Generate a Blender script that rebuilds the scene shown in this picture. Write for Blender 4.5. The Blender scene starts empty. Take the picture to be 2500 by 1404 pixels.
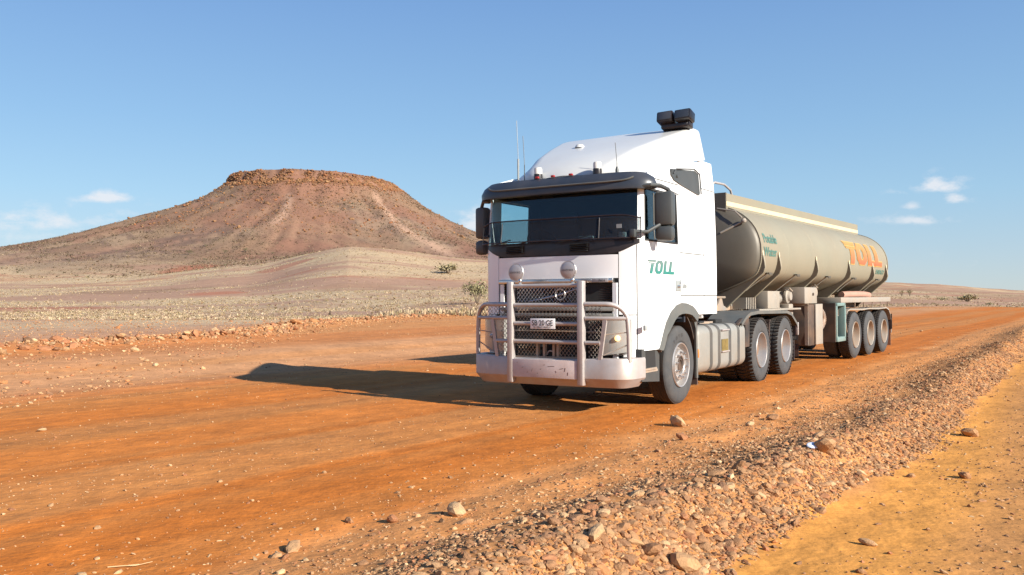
import bpy, bmesh, math, random
import numpy as np
from mathutils import Vector, Matrix

random.seed(4); rng = np.random.default_rng(11)
scn = bpy.context.scene; col = scn.collection
R = math.radians
# ------------------------------------------------------------------ camera
F, PX, PY, HC = 2134.0, 1250.0, 702.0, 1.32
PITCH = math.atan(46/2134)
cam_d = bpy.data.cameras.new('camera'); cam = bpy.data.objects.new('camera', cam_d); col.objects.link(cam)
cam.location = (0, 0, HC); cam.rotation_euler = (math.pi/2+PITCH, 0, 0)
cam_d.sensor_width = 36; cam_d.lens = 36*F/2500; cam_d.clip_end = 20000; cam_d.clip_start = .05
scn.camera = cam
# ------------------------------------------------------------------ light
SUN_EL, SUN_AZ = R(25.0), math.atan2(.761, -.649)
sd = Vector((math.sin(SUN_AZ)*math.cos(SUN_EL), math.cos(SUN_AZ)*math.cos(SUN_EL), math.sin(SUN_EL)))
sl = bpy.data.lights.new('sun', 'SUN'); sl.energy = 4.6; sl.angle = R(.5); sl.color = (1, .93, .82)
so = bpy.data.objects.new('sun', sl); so.rotation_euler = sd.to_track_quat('Z', 'Y').to_euler(); so.location = (30, -30, 40); col.objects.link(so)
scn.view_settings.view_transform = 'Standard'; scn.view_settings.look = 'None'
scn.view_settings.gamma = 1; scn.view_settings.use_curve_mapping = False
scn.view_settings.exposure = 1.1

def pix_dir(x, y):
    c, s = math.cos(PITCH), math.sin(PITCH)
    a, b = (x-PX)/F, -(y-PY)/F
    return Vector((a, c-b*s, s+b*c)).normalized()

world = bpy.data.worlds.new('World'); scn.world = world; world.use_nodes = True
wt = world.node_tree; wt.nodes.clear()
def wn(t, **k):
    n = wt.nodes.new(t)
    for a, b in k.items(): setattr(n, a, b)
    return n
wo = wn('ShaderNodeOutputWorld'); wb = wn('ShaderNodeBackground'); wb.inputs['Strength'].default_value = .058
sky = wn('ShaderNodeTexSky', sky_type='NISHITA', sun_disc=False, sun_elevation=SUN_EL, sun_rotation=SUN_AZ, altitude=200, air_density=1.1, dust_density=.15, ozone_density=3.5)
tc = wn('ShaderNodeTexCoord')
nz = wn('ShaderNodeTexNoise'); nz.inputs['Scale'].default_value = 1; nz.inputs['Detail'].default_value = 7; nz.inputs['Roughness'].default_value = .62
mp = wn('ShaderNodeMapping'); mp.inputs['Scale'].default_value = (42, 42, 85)
wt.links.new(tc.outputs['Generated'], mp.inputs[0]); wt.links.new(mp.outputs[0], nz.inputs[0])
sep = wn('ShaderNodeSeparateXYZ'); wt.links.new(tc.outputs['Generated'], sep.inputs[0])
def wm(op, a, b=None, c=None, clamp=False):
    n = wn('ShaderNodeMath', operation=op); n.use_clamp = clamp
    for i, v in enumerate((a, b, c)):
        if v is None: continue
        if isinstance(v, (int, float)): n.inputs[i].default_value = v
        else: wt.links.new(v, n.inputs[i])
    return n.outputs[0]
lx = wm('DIVIDE', sep.outputs[0], sep.outputs[1]); lz = wm('DIVIDE', sep.outputs[2], sep.outputs[1])
front = wm('GREATER_THAN', sep.outputs[1], 0.05)
mask = None
# clouds low over the horizon: centre x, y, half width, half height, density (photograph angles)
for cx, cy, rx, rz, dn in ((255, 484, 70, 19, .95), (125, 545, 75, 42, .8), (30, 545, 80, 40, .7), (290, 540, 110, 34, .62), (170, 578, 260, 26, .6),
                           (1162, 545, 60, 34, 1.0), (2300, 455, 62, 28, 1.0), (2332, 488, 36, 20, .85), (2245, 540, 75, 15, .72), (2225, 505, 26, 12, .7), (2190, 470, 30, 10, .5),
                           (2160, 540, 60, 22, .5), (2420, 640, 260, 26, .22), (-300, 520, 120, 40, .9), (3000, 560, 160, 40, .9), (-700, 470, 100, 30, .9), (3500, 500, 130, 36, .8)):
    d = pix_dir(cx, cy); a0, z0 = d.x/d.y, d.z/d.y
    ex = wm('MULTIPLY', wm('SUBTRACT', lx, a0), F/(rx*1.15)); ez = wm('MULTIPLY', wm('SUBTRACT', lz, z0), F/(rz*1.25))
    # flatter base: the lower half falls off faster
    ez = wm('MULTIPLY', ez, wm('MULTIPLY_ADD', wm('LESS_THAN', ez, 0), .9, 1.0))
    r2 = wm('ADD', wm('MULTIPLY', ex, ex), wm('MULTIPLY', ez, ez))
    g = wm('MULTIPLY', wm('EXPONENT', wm('MULTIPLY', r2, -.9)), dn)
    mask = g if mask is None else wm('MAXIMUM', mask, g)
cl = wm('MULTIPLY', wm('SUBTRACT', wm('ADD', mask, wm('MULTIPLY', wm('SUBTRACT', nz.outputs[0], .5), 2.2)),   .34), 1.5, clamp=True)
cl = wm('MULTIPLY', wm('MULTIPLY', cl, front), wm('MULTIPLY', mask, 1.25, clamp=True), clamp=True)
mx = wn('ShaderNodeMix', data_type='RGBA'); wt.links.new(wm('MULTIPLY', cl, .8), mx.inputs[0])
hs = wn('ShaderNodeHueSaturation'); hs.inputs['Saturation'].default_value = 1.0; hs.inputs['Hue'].default_value = .5
# the real sky is paler and more even than the pure model: blend in an elevation ramp, the same all the way round
nrm_ = wn('ShaderNodeVectorMath', operation='NORMALIZE'); wt.links.new(tc.outputs['Generated'], nrm_.inputs[0])
sz_ = wn('ShaderNodeSeparateXYZ'); wt.links.new(nrm_.outputs[0], sz_.inputs[0])
rp = wn('ShaderNodeValToRGB'); wt.links.new(wm('MAXIMUM', sz_.outputs[2], 0.0), rp.inputs[0])
KS = 1/(.058*2**1.1)
stops = ((0, (199, 214, 222)), (.05, (186, 211, 232)), (.12, (168, 209, 240)), (.2, (150, 195, 237)), (.33, (127, 172, 228)), (.6, (96, 142, 206)), (1, (72, 112, 180)))
while len(rp.color_ramp.elements) < len(stops): rp.color_ramp.elements.new(.5)
for e_, (p_, c_) in zip(rp.color_ramp.elements, stops):
    e_.position = p_; e_.color = (*[(((v/255+.055)/1.055)**2.4)*KS/8 for v in c_], 1)
up8 = wn('ShaderNodeVectorMath', operation='SCALE'); wt.links.new(rp.outputs[0], up8.inputs[0]); up8.inputs['Scale'].default_value = 8
mxs = wn('ShaderNodeMix', data_type='RGBA'); mxs.inputs[0].default_value = .72; wt.links.new(sky.outputs[0], mxs.inputs[6]); wt.links.new(up8.outputs[0], mxs.inputs[7])
wt.links.new(mxs.outputs[2], hs.inputs['Color'])
wt.links.new(hs.outputs[0], mx.inputs[6]); mx.inputs[7].default_value = (7.0, 7.1, 7.4, 1)
wt.links.new(mx.outputs[2], wb.inputs[0]); wt.links.new(wb.outputs[0], wo.inputs[0])

# ------------------------------------------------------------------ noise
def _h(ix, iy, s):
    n = (ix.astype(np.int64)*374761393 + iy.astype(np.int64)*668265263 + s*1442695041) & 0x7fffffff
    n = ((n ^ (n >> 13))*1274126177) & 0x7fffffff
    return ((n ^ (n >> 16)) & 0xffff)/65535.0
def vn(x, y, s=0):
    x0 = np.floor(x); y0 = np.floor(y); fx = x-x0; fy = y-y0
    fx = fx*fx*(3-2*fx); fy = fy*fy*(3-2*fy)
    a = _h(x0, y0, s); b = _h(x0+1, y0, s); c = _h(x0, y0+1, s); d = _h(x0+1, y0+1, s)
    return (a*(1-fx)+b*fx)*(1-fy)+(c*(1-fx)+d*fx)*fy
def fbm(x, y, o=4, s=0):
    r = 0; a = .5; t = 0
    for i in range(o):
        r = r+a*vn(x*2**i+i*17.3, y*2**i-i*9.1, s+i); t += a; a *= .5
    return r/t
def sst(a, b, x):
    t = np.clip((x-a)/(b-a), 0, 1); return t*t*(3-2*t)

# ------------------------------------------------------------------ terrain height
TH = R(32.5); RA = R(33.5)
sA, cA = math.sin(RA), math.cos(RA)
def uv(X, Y): return X*sA+Y*cA, X*cA-Y*sA          # along / across the road
TABX = [-500, 0, 300, 600, 850, 1200, 1500, 1800, 2165, 2500, 3200]
TABD = [45, 70, 100, 160, 230, 290, 340, 450, 900, 2500, 7000]
TABY = np.array([
 [800, 782, 768, 745, 722, 705, 690, 665, 650, 700, 730],
 [800, 782, 768, 745, 722, 703, 688, 662, 645, 690, 725],
 [798, 780, 765, 739, 710, 688, 672, 645, 640, 690, 725],
 [796, 777, 760, 728, 690, 655, 648, 640, 640, 690, 725],
 [793, 774, 752, 702, 638, 598, 606, 640, 640, 690, 725],
 [790, 762, 738, 700, 662, 641, 645, 640, 640, 690, 725],
 [795, 765, 748, 725, 708, 698, 692, 685, 672, 690, 725],
 [798, 770, 752, 735, 724, 716, 712, 704, 680, 700, 725],
 [800, 775, 757, 740, 731, 725, 721, 713, 690, 705, 728],
 [800, 776, 761, 748, 741, 736, 732, 727, 711, 716, 730],
 [800, 778, 765, 755, 749, 745, 742, 738, 730, 732, 738]], float)
def interp2(xp, D):
    xi = np.interp(xp, TABX, np.arange(len(TABX))); di = np.interp(np.log(D), np.log(TABD), np.arange(len(TABD)))
    x0 = np.clip(np.floor(xi).astype(int), 0, len(TABX)-2); d0 = np.clip(np.floor(di).astype(int), 0, len(TABD)-2)
    fx = xi-x0; fd = di-d0; fx = fx*fx*(3-2*fx)*.6+fx*.4; 
    return ((TABY[x0, d0]*(1-fx)+TABY[x0+1, d0]*fx)*(1-fd)+(TABY[x0, d0+1]*(1-fx)+TABY[x0+1, d0+1]*fx)*fd)
MD = 540.0; MX = (775-1250)/F*MD; MY = MD
PL = ([0, 49, 52, 54, 68, 95, 121, 149, 172, 197, 260, 400, 600], [81.5, 81.5, 81, 76, 67.5, 57, 47.5, 41, 36.5, 34.5, 25, 5, -20])
PR = ([0, 44, 49, 53, 66, 83, 101, 121, 155, 200, 260, 400, 600], [79, 76.5, 75.5, 71.5, 63.5, 53, 44.5, 37.5, 29, 21, 13, 0, -20])
PF = ([0, 46, 49.5, 52, 65, 91, 118, 148, 180, 230, 300, 400, 600], [80, 79.5, 78.5, 73, 63, 51, 39.5, 28, 20, 9, 0, -8, -20])
def TOE(u): return np.interp(u, [4, 5, 6.5, 9, 14, 22, 60], [-1.58, -1.52, -1.37, -1.24, -1.24, -1.32, -1.32])
def height(X, Y, fine=True):
    X = np.asarray(X, float); Y = np.asarray(Y, float)
    D = np.maximum(np.hypot(X, Y), .1); az = np.arctan2(X, Y)
    azc = np.clip(az, R(-42), R(42)); xp = PX+F*np.tan(azc)
    yy = interp2(xp, np.clip(D, 45, 7000))
    zf = HC+(748-yy)/F*D*np.cos(azc)
    s = (X-1.263)*math.sin(TH)+(Y-12.571)*math.cos(TH)
    zn = .0105*np.clip(s, -2, 60)
    w = sst(26, 62, D); z = zn*(1-w)+zf*w
    # mesa
    dx = X-MX; dy = (Y-MY)
    th = np.arctan2(dx, -dy)      # 0 = towards the camera
    rr = np.hypot(dx, dy*1.05)
    far = np.clip((rr-40)/60, 0, 1)
    rn = rr*(1+.07*far*(fbm(th*3.2+10, rr*.004, 3, 5)-.5)*2)+ (fbm(X*.02, Y*.02, 4, 9)-.5)*9*np.clip((rr-38)/25, 0, 1)+(fbm(X*.11, Y*.11, 3, 19)-.5)*4.5*np.clip(1-np.abs(rr-50)/18, 0, 1)
    wl = np.clip(-np.sin(th), 0, 1)**1.3; wr = np.clip(np.sin(th), 0, 1)**1.3; wf = np.abs(np.cos(th))**1.3; ws = wl+wr+wf
    hm = (np.interp(rn, *PL)*wl+np.interp(rn, *PR)*wr+np.interp(rn, *PF)*wf)/ws
    gul = np.abs(fbm(th*5.5+3, rr*.006+2, 4, 31)-.5)*2
    slope = sst(52, 75, rr)*(1-sst(150, 230, rr))
    hm = hm-slope*(1-np.clip(gul*2.4, 0, 1))*2.0
    k = 7.0
    m = np.clip(.5+.5*(hm-z)/k, 0, 1); z = z*(1-m)+hm*m+k*m*(1-m)
    # rolling relief of the plain
    a = sst(60, 200, D)*(1-m*.6)
    z = z+a*((fbm(X*.012, Y*.012, 3, 2)-.5)*5+(fbm(X*.05, Y*.05, 3, 3)-.5)*1.5)*np.clip(D/400, .25, 1)
    if fine:
        u, v = uv(X, Y)
        nr = 1-sst(45, 90, D)
        vc = v-(TOE(u)-.48)+.18*(fbm(u*.4, u*0, 2, 41)-.5)
        hb = .20*(1+1.1*(fbm(u*.55, u*0+4, 2, 40)-.5))*np.exp(-(vc/np.where(vc < 0, .6, .30))**2)
        hb = hb+.055*np.exp(-((v+2.9)/.6)**4)
        z = z+nr*hb
        wv = sst(-4.4, -3.6, v)
        z = z+nr*(fbm(X*3.1, Y*3.1, 4, 50)-.5)*(.006+.05*wv*np.exp(-((v+2.3)/1.2)**2)+.012*wv)
        z = z+nr*(fbm(v*1.6, u*.05, 3, 60)-.5)*.035*(1-wv)        # wheel ruts along the road
        z = z+nr*(fbm(v*6, u*.12, 2, 61)-.5)*.007*(1-wv)*np.clip(1-(D-14)/20, 0, 1)
        # pushed-up ridge of red rocks at the far edge of the road
        z = z+nr*.26*sst(-14.0, -17.5, v)
        rd = ridge_d(X, Y); z = z+.17*np.exp(-(rd/1.3)**2)*(.6+.8*fbm(X*.25, Y*.25, 2, 70))
        z = z+sst(300, 600, D)*0
    return z
RIDGE = []
for px, py in ((-250, 868), (0, 858), (170, 848), (400, 838), (600, 824), (760, 806), (900, 796), (1060, 789), (1250, 783)):
    Yd = (HC-.25)*F/(py-748+3); RIDGE.append(((px-PX)/F*Yd, Yd))
def ridge_d(X, Y):
    d = np.full(np.shape(X), 1e9)
    for (ax, ay), (bx, by) in zip(RIDGE[:-1], RIDGE[1:]):
        l2 = (bx-ax)**2+(by-ay)**2; t = np.clip(((X-ax)*(bx-ax)+(Y-ay)*(by-ay))/l2, 0, 1)
        d = np.minimum(d, np.hypot(X-ax-t*(bx-ax), Y-ay-t*(by-ay)))
    return d
def gz(x, y, fine=True): return float(height(np.array([x]), np.array([y]), fine)[0])

# ------------------------------------------------------------------ materials
def new_mat(name):
    m = bpy.data.materials.new(name); m.use_nodes = True; return m, m.node_tree, m.node_tree.nodes['Principled BSDF']
def mat(name, c, rough=.6, metal=0, var=.12, scale=6, bump=0, bscale=60, dust=0, dustc=(.36, .19, .09), coat=0, dustz=None, spec=.5):
    m, nt, p = new_mat(name)
    n = nt.nodes; L = nt.links
    t = n.new('ShaderNodeTexCoord')
    no = n.new('ShaderNodeTexNoise'); no.inputs['Scale'].default_value = scale; no.inputs['Detail'].default_value = 6; no.inputs['Roughness'].default_value = .65
    L.new(t.outputs['Object'], no.inputs[0])
    r = n.new('ShaderNodeValToRGB'); r.color_ramp.elements[0].position = .3; r.color_ramp.elements[1].position = .7
    r.color_ramp.elements[0].color = (*[x*(1-var) for x in c], 1); r.color_ramp.elements[1].color = (*[min(x*(1+var), .95) for x in c], 1)
    L.new(no.outputs[0], r.inputs[0]); out = r.outputs[0]
    if dust:
        n2 = n.new('ShaderNodeTexNoise'); n2.inputs['Scale'].default_value = scale*.45; n2.inputs['Detail'].default_value = 8
        L.new(t.outputs['Object'], n2.inputs[0])
        mm = n.new('ShaderNodeMapRange'); mm.inputs[1].default_value = .35; mm.inputs[2].default_value = .75; mm.inputs[4].default_value = dust*1.5
        L.new(n2.outputs[0], mm.inputs[0]); f = mm.outputs[0]
        if dustz:     # road dirt thrown up on the lower parts
            s = n.new('ShaderNodeSeparateXYZ'); L.new(t.outputs['Object'], s.inputs[0])
            q = n.new('ShaderNodeMapRange'); q.inputs[1].default_value = dustz[0]; q.inputs[2].default_value = dustz[1]; q.inputs[3].default_value = 1; q.inputs[4].default_value = .1
            L.new(s.outputs[2], q.inputs[0]); k = n.new('ShaderNodeMath'); k.operation = 'MULTIPLY'; L.new(f, k.inputs[0]); L.new(q.outputs[0], k.inputs[1]); f = k.outputs[0]
        x = n.new('ShaderNodeMix'); x.data_type = 'RGBA'; L.new(f, x.inputs[0]); L.new(out, x.inputs[6]); x.inputs[7].default_value = (*dustc, 1); out = x.outputs[2]
    L.new(out, p.inputs['Base Color'])
    p.inputs['Roughness'].default_value = rough; p.inputs['Metallic'].default_value = metal; p.inputs['Coat Weight'].default_value = coat
    p.inputs['Specular IOR Level'].default_value = spec
    if bump:
        nb = n.new('ShaderNodeTexNoise'); nb.inputs['Scale'].default_value = bscale; nb.inputs['Detail'].default_value = 5
        L.new(t.outputs['Object'], nb.inputs[0]); b = n.new('ShaderNodeBump'); b.inputs['Strength'].default_value = bump; b.inputs['Distance'].default_value = .01
        L.new(nb.outputs[0], b.inputs['Height']); L.new(b.outputs[0], p.inputs['Normal'])
    return m
M = {}
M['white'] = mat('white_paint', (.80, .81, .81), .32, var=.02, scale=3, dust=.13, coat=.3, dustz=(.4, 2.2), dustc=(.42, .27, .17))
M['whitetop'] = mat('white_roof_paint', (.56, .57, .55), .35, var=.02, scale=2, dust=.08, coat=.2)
M['black'] = mat('black_gloss_plastic', (.012, .012, .016), .3, var=.2, dust=.05, spec=.4)
M['seam'] = mat('black_rubber_seal', (.015, .015, .015), .8)
M['plastic'] = mat('charcoal_plastic', (.045, .052, .054), .45, var=.1, dust=.12, dustc=(.13, .11, .09))
M['visor'] = mat('smoked_visor_plastic', (.028, .034, .045), .35, var=.1, dust=.1, dustc=(.2, .17, .14), spec=.6)
M['grey'] = mat('grey_wing_plastic', (.09, .097, .093), .6, var=.1, dust=.3, dustc=(.18, .15, .12))
M['alloy'] = mat('brushed_alloy', (.40, .375, .365), .5, metal=.35, var=.08, scale=9, dust=.35, dustc=(.4, .24, .14), dustz=(.2, 1.5))
M['tankalloy'] = mat('dusty_tank_alloy', (.27, .27, .25), .55, metal=.25, var=.08, scale=5, dust=.5, dustc=(.26, .2, .14), dustz=(.2, 1.2))
M['chrome'] = mat('bright_chrome', (.62, .62, .61), .32, metal=1, var=.04)
M['scuff'] = mat('scuffed_white_board', (.50, .43, .42), .6, var=.12, scale=9, dust=.35, dustc=(.38, .24, .18), bump=.04)
M['dark'] = mat('dark_chassis_steel', (.03, .028, .027), .8, var=.3, dust=.35, dustc=(.2, .1, .05))
M['steel'] = mat('dusty_chassis_grey', (.22, .2, .18), .7, var=.2, dust=.7, dustc=(.36, .24, .15))
M['rubber'] = mat('dusty_tyre_rubber', (.045, .048, .052), .85, var=.14, scale=11, dust=.35, dustc=(.085, .077, .068), bump=.3, bscale=40)
M['tread'] = mat('worn_tread_rubber', (.028, .027, .027), .9, var=.2, scale=12, dust=.3, dustc=(.09, .06, .04))
M['rim'] = mat('dusty_rim_alloy', (.45, .44, .43), .38, metal=.6, var=.08, dust=.15, dustc=(.42, .30, .2))
M['disc'] = mat('dusty_disc_painted_shade', (.16, .12, .085), .8, var=.25, scale=9, dust=.6, dustc=(.22, .12, .07))  # brown dust, darkened further to paint the shade inside the dished wheel
M['rimdark'] = mat('dusty_steel_rim', (.34, .32, .28), .5, metal=.3, var=.12, dust=.6, dustc=(.42, .27, .16))
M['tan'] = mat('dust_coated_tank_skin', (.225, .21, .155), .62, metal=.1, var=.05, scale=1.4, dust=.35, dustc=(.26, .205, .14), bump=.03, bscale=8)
M['strap'] = mat('dusty_dark_strap', (.06, .062, .06), .6, var=.15, dust=.3, dustc=(.13, .1, .075))
M['rib'] = mat('dusty_rib_painted_shade', (.13, .11, .085), .8, var=.1, dust=.3, dustc=(.2, .15, .1), spec=.2)  # tank paint in a darker copy: shade on the rib faces as colour
M['cream'] = mat('cream_stripe_paint', (.6, .5, .32), .5, var=.04, dust=.15)
M['tandark'] = mat('dusty_tan_painted_shade', (.09, .08, .062), .5, metal=.2, var=.1, scale=2, dust=.3, dustc=(.13, .105, .08))  # tank tan darkened, the front head's shade put into the colour
M['panel'] = mat('dusty_beige_panel', (.27, .25, .22), .6, var=.08, dust=.45, dustc=(.32, .25, .18))
M['teal'] = mat('teal_frame_paint', (.14, .23, .22), .5, var=.1, dust=.3, dustc=(.25, .24, .2))
M['darkpanel'] = mat('dark_brown_locker_side', (.045, .036, .032), .6, var=.2, dust=.2)
M['flap'] = mat('mud_flap_rubber', (.04, .036, .04), .8, var=.2, dust=.4, dustc=(.22, .12, .07))
M['redflap'] = mat('dust_caked_flap', (.3, .15, .09), .9, var=.15, dust=.5)
M['amber'] = mat('amber_plastic', (.8, .22, .05), .3)
M['redlamp'] = mat('red_plastic', (.3, .02, .02), .3)
M['inter'] = mat('dark_cab_trim', (.012, .016, .026), .8, var=.2)
M['seat'] = mat('dark_seat_fabric', (.02, .025, .035), .9, bump=.2)
M['hose'] = mat('ribbed_grey_hose', (.27, .25, .235), .6, dust=.4)
M['sack'] = mat('dusty_pink_hose_sleeve', (.36, .20, .15), .8, var=.12, bump=.4, bscale=20)
M['plate'] = mat('number_plate_white', (.75, .76, .76), .4, var=.02)
M['ink'] = mat('black_print', (.015, .015, .018), .5, var=.05)
M['greyink'] = mat('grey_print', (.25, .27, .27), .5, var=.05)
M['tealink'] = mat('green_print', (.07, .17, .14), .5, var=.05)
M['reflect'] = mat('ochre_reflector', (.17, .125, .04), .4, var=.3, scale=12)
M['lens'] = mat('round_lamp_cover', (.34, .33, .34), .3, metal=.2, var=.06, coat=.4)
M['hlens'] = mat('clear_headlamp_cover', (.36, .355, .34), .22, metal=.3, var=.1, scale=4, coat=.6, dust=.1, dustc=(.3, .26, .2))
M['beacon'] = mat('pale_beacon_lens', (.6, .6, .56), .25, var=.05)
def logo_mat(name, top, bot, z0, z1):
    m, nt, p = new_mat(name); n = nt.nodes; L = nt.links
    t = n.new('ShaderNodeTexCoord'); s = n.new('ShaderNodeSeparateXYZ'); L.new(t.outputs['Object'], s.inputs[0])
    q = n.new('ShaderNodeMapRange'); q.inputs[1].default_value = z0; q.inputs[2].default_value = z1; L.new(s.outputs[2], q.inputs[0])
    x = n.new('ShaderNodeMix'); x.data_type = 'RGBA'; x.inputs[6].default_value = (*bot, 1); x.inputs[7].default_value = (*top, 1)
    L.new(q.outputs[0], x.inputs[0]); L.new(x.outputs[2], p.inputs['Base Color']); p.inputs['Roughness'].default_value = .4
    return m
M['logo'] = logo_mat('teal_grey_print', (.13, .18, .17), (.012, .18, .15), 1.74, 1.93)
M['orangelogo'] = logo_mat('orange_print', (.46, .22, .05), (.45, .105, .035), 2.2, 2.62)
M['yellowlogo'] = mat('yellow_outline_print', (.46, .28, .08), .5, var=.05)
def glass(name, tint, refl=1.0):
    m, nt, p = new_mat(name); n = nt.nodes; L = nt.links; n.remove(p)
    o = n['Material Output']; tr = n.new('ShaderNodeBsdfTransparent'); tr.inputs[0].default_value = (*tint, 1)
    g = n.new('ShaderNodeBsdfGlossy'); g.inputs['Roughness'].default_value = .03; g.inputs['Color'].default_value = (refl, refl, refl, 1)
    f0 = n.new('ShaderNodeLayerWeight'); f1 = n.new('ShaderNodeMath'); f1.operation = 'POWER'; L.new(f0.outputs['Facing'], f1.inputs[0]); f1.inputs[1].default_value = 4.5; f = n.new('ShaderNodeMath'); f.operation = 'MULTIPLY_ADD'; L.new(f1.outputs[0], f.inputs[0]); f.inputs[1].default_value = .8; f.inputs[2].default_value = .035
    x = n.new('ShaderNodeMixShader'); L.new(f.outputs[0], x.inputs[0]); L.new(tr.outputs[0], x.inputs[1]); L.new(g.outputs[0], x.inputs[2]); L.new(x.outputs[0], o.inputs[0])
    return m
M['glass'] = glass('tinted_windscreen_glass', (.80, .9, .92), .8)
M['sideglass'] = glass('tinted_side_glass', (.82, .92, .93))
m, nt, p = new_mat('fine_stone_guard_mesh'); n = nt.nodes; n.remove(p)
tr = n.new('ShaderNodeBsdfTransparent'); df = n.new('ShaderNodeBsdfDiffuse'); df.inputs[0].default_value = (.03, .032, .04, 1); x = n.new('ShaderNodeMixShader')
x.inputs[0].default_value = .30; nt.links.new(tr.outputs[0], x.inputs[1]); nt.links.new(df.outputs[0], x.inputs[2]); nt.links.new(x.outputs[0], n['Material Output'].inputs[0]); M['guard'] = m
m, nt, p = new_mat('lit_warm_bulb'); p.inputs['Base Color'].default_value = (.9, .6, .3, 1); p.inputs['Emission Color'].default_value = (1, .56, .2, 1); p.inputs['Emission Strength'].default_value = 1.3; M['bulb'] = m
m, nt, p = new_mat('mirror_glass'); p.inputs['Metallic'].default_value = 1; p.inputs['Roughness'].default_value = .03; p.inputs['Base Color'].default_value = (.7, .75, .78, 1); M['mirror'] = m

# ------------------------------------------------------------------ mesh helper
def setp(o, label=None, cat=None, group=None, kind=None):
    for k, v in (('label', label), ('category', cat), ('group', group), ('kind', kind)):
        if v: o[k] = v
    return o
def empty(name, loc=(0, 0, 0)):
    o = bpy.data.objects.new(name, None); o.location = loc; o.empty_display_size = .3; col.objects.link(o); return o
class MB:
    def __init__(s): s.v = []; s.f = []
    def add(s, vs, fs):
        b = len(s.v); s.v += [tuple(v) for v in vs]; s.f += [tuple(i+b for i in f) for f in fs]; return s
    def box(s, c, d, rot=None, bev=0):
        x, y, z = d[0]/2, d[1]/2, d[2]/2
        if bev:
            bm = bmesh.new(); bmesh.ops.create_cube(bm, size=1, matrix=Matrix.Diagonal((d[0], d[1], d[2], 1)))
            bmesh.ops.bevel(bm, geom=bm.edges[:], offset=bev, segments=2, affect='EDGES', profile=.5)
            bm.verts.ensure_lookup_table(); vs = [v.co.copy() for v in bm.verts]; fs = [[v.index for v in f.verts] for f in bm.faces]; bm.free()
        else:
            vs = [Vector(p) for p in ((-x, -y, -z), (x, -y, -z), (x, y, -z), (-x, y, -z), (-x, -y, z), (x, -y, z), (x, y, z), (-x, y, z))]
            fs = [(0, 3, 2, 1), (4, 5, 6, 7), (0, 1, 5, 4), (1, 2, 6, 5), (2, 3, 7, 6), (3, 0, 4, 7)]
        if rot is not None: vs = [rot @ v for v in vs]
        return s.add([v+Vector(c) for v in vs], fs)
    def b2(s, x0, x1, y0, y1, z0, z1, bev=0): return s.box(((x0+x1)/2, (y0+y1)/2, (z0+z1)/2), (abs(x1-x0), abs(y1-y0), abs(z1-z0)), None, bev)
    def tube(s, pts, r, n=10, taper=None, closed=False):
        pts = [Vector(p) for p in pts]; N = len(pts); vs = []; fs = []
        up = None
        for i, p in enumerate(pts):
            if closed: d = (pts[(i+1) % N]-pts[i-1])
            else: d = (pts[min(i+1, N-1)]-pts[max(i-1, 0)])
            d.normalize()
            if up is None: up = Vector((0, 0, 1)) if abs(d.z) < .9 else Vector((1, 0, 0))
            a = d.cross(up).normalized(); b = a.cross(d).normalized(); up = b
            rr = r*(1+(taper-1)*i/(N-1)) if taper is not None else r
            for k in range(n):
                t = 2*math.pi*k/n; vs.append(p+a*math.cos(t)*rr+b*math.sin(t)*rr)
        for i in range(N if closed else N-1):
            j = (i+1) % N
            for k in range(n): fs.append((i*n+k, i*n+(k+1) % n, j*n+(k+1) % n, j*n+k))
        if not closed: fs += [tuple(range(n))[::-1], tuple(range((N-1)*n, N*n))]
        return s.add(vs, fs)
    def lathe(s, prof, o, axis='y', n=40, close=False):
        # prof: (radius, along)
        vs = []; fs = []; P = len(prof)
        for i in range(n):
            t = 2*math.pi*i/n; c, q = math.cos(t), math.sin(t)
            for r, a in prof:
                v = {'y': (r*c, a, r*q), 'x': (a, r*c, r*q), 'z': (r*c, r*q, a)}[axis]; vs.append(Vector(v)+Vector(o))
        for i in range(n):
            j = (i+1) % n
            for k in range(P if close else P-1): fs.append((i*P+k, j*P+k, j*P+(k+1) % P, i*P+(k+1) % P))
        return s.add(vs, fs)
    def prism(s, poly, axis, a0, a1):
        # poly 2D extruded along axis; x: (y,z)  y: (x,z)  z: (x,y)
        def P(p, a): return {'x': (a, p[0], p[1]), 'y': (p[0], a, p[1]), 'z': (p[0], p[1], a)}[axis]
        n = len(poly); vs = [P(p, a0) for p in poly]+[P(p, a1) for p in poly]
        fs = [tuple(range(n))[::-1], tuple(range(n, 2*n))]+[(i, (i+1) % n, n+(i+1) % n, n+i) for i in range(n)]
        return s.add(vs, fs)
    def loft(s, secs, cap=True, closed=True):
        n = len(secs[0]); vs = [p for q in secs for p in q]; fs = []
        for i in range(len(secs)-1):
            for k in range(n if closed else n-1): fs.append((i*n+k, i*n+(k+1) % n, (i+1)*n+(k+1) % n, (i+1)*n+k))
        if cap: fs += [tuple(range(n))[::-1], tuple(range((len(secs)-1)*n, len(secs)*n))]
        return s.add(vs, fs)
    def build(s, name, m, parent=None, smooth=True, angle=35, kind=None, label=None):
        me = bpy.data.meshes.new(name); me.from_pydata([tuple(v) for v in s.v], [], s.f)
        bm = bmesh.new(); bm.from_mesh(me); bmesh.ops.recalc_face_normals(bm, faces=bm.faces)
        if smooth:
            for f in bm.faces: f.smooth = True
            for e in bm.edges:
                if len(e.link_faces) == 2 and e.calc_face_angle(0) > R(angle): e.smooth = False
        bm.to_mesh(me); bm.free(); me.materials.append(m)
        o = bpy.data.objects.new(name, me); col.objects.link(o)
        if parent: o.parent = parent
        if kind: o['kind'] = kind
        if label: o['label'] = label
        return o
def arc(c, r, a0, a1, n, f): return [f(c[0]+r*math.cos(a0+(a1-a0)*i/n), c[1]+r*math.sin(a0+(a1-a0)*i/n)) for i in range(n+1)]
def shift(mb, o): mb.v = [tuple(Vector(v)+Vector(o)) for v in mb.v]; return mb
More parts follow.
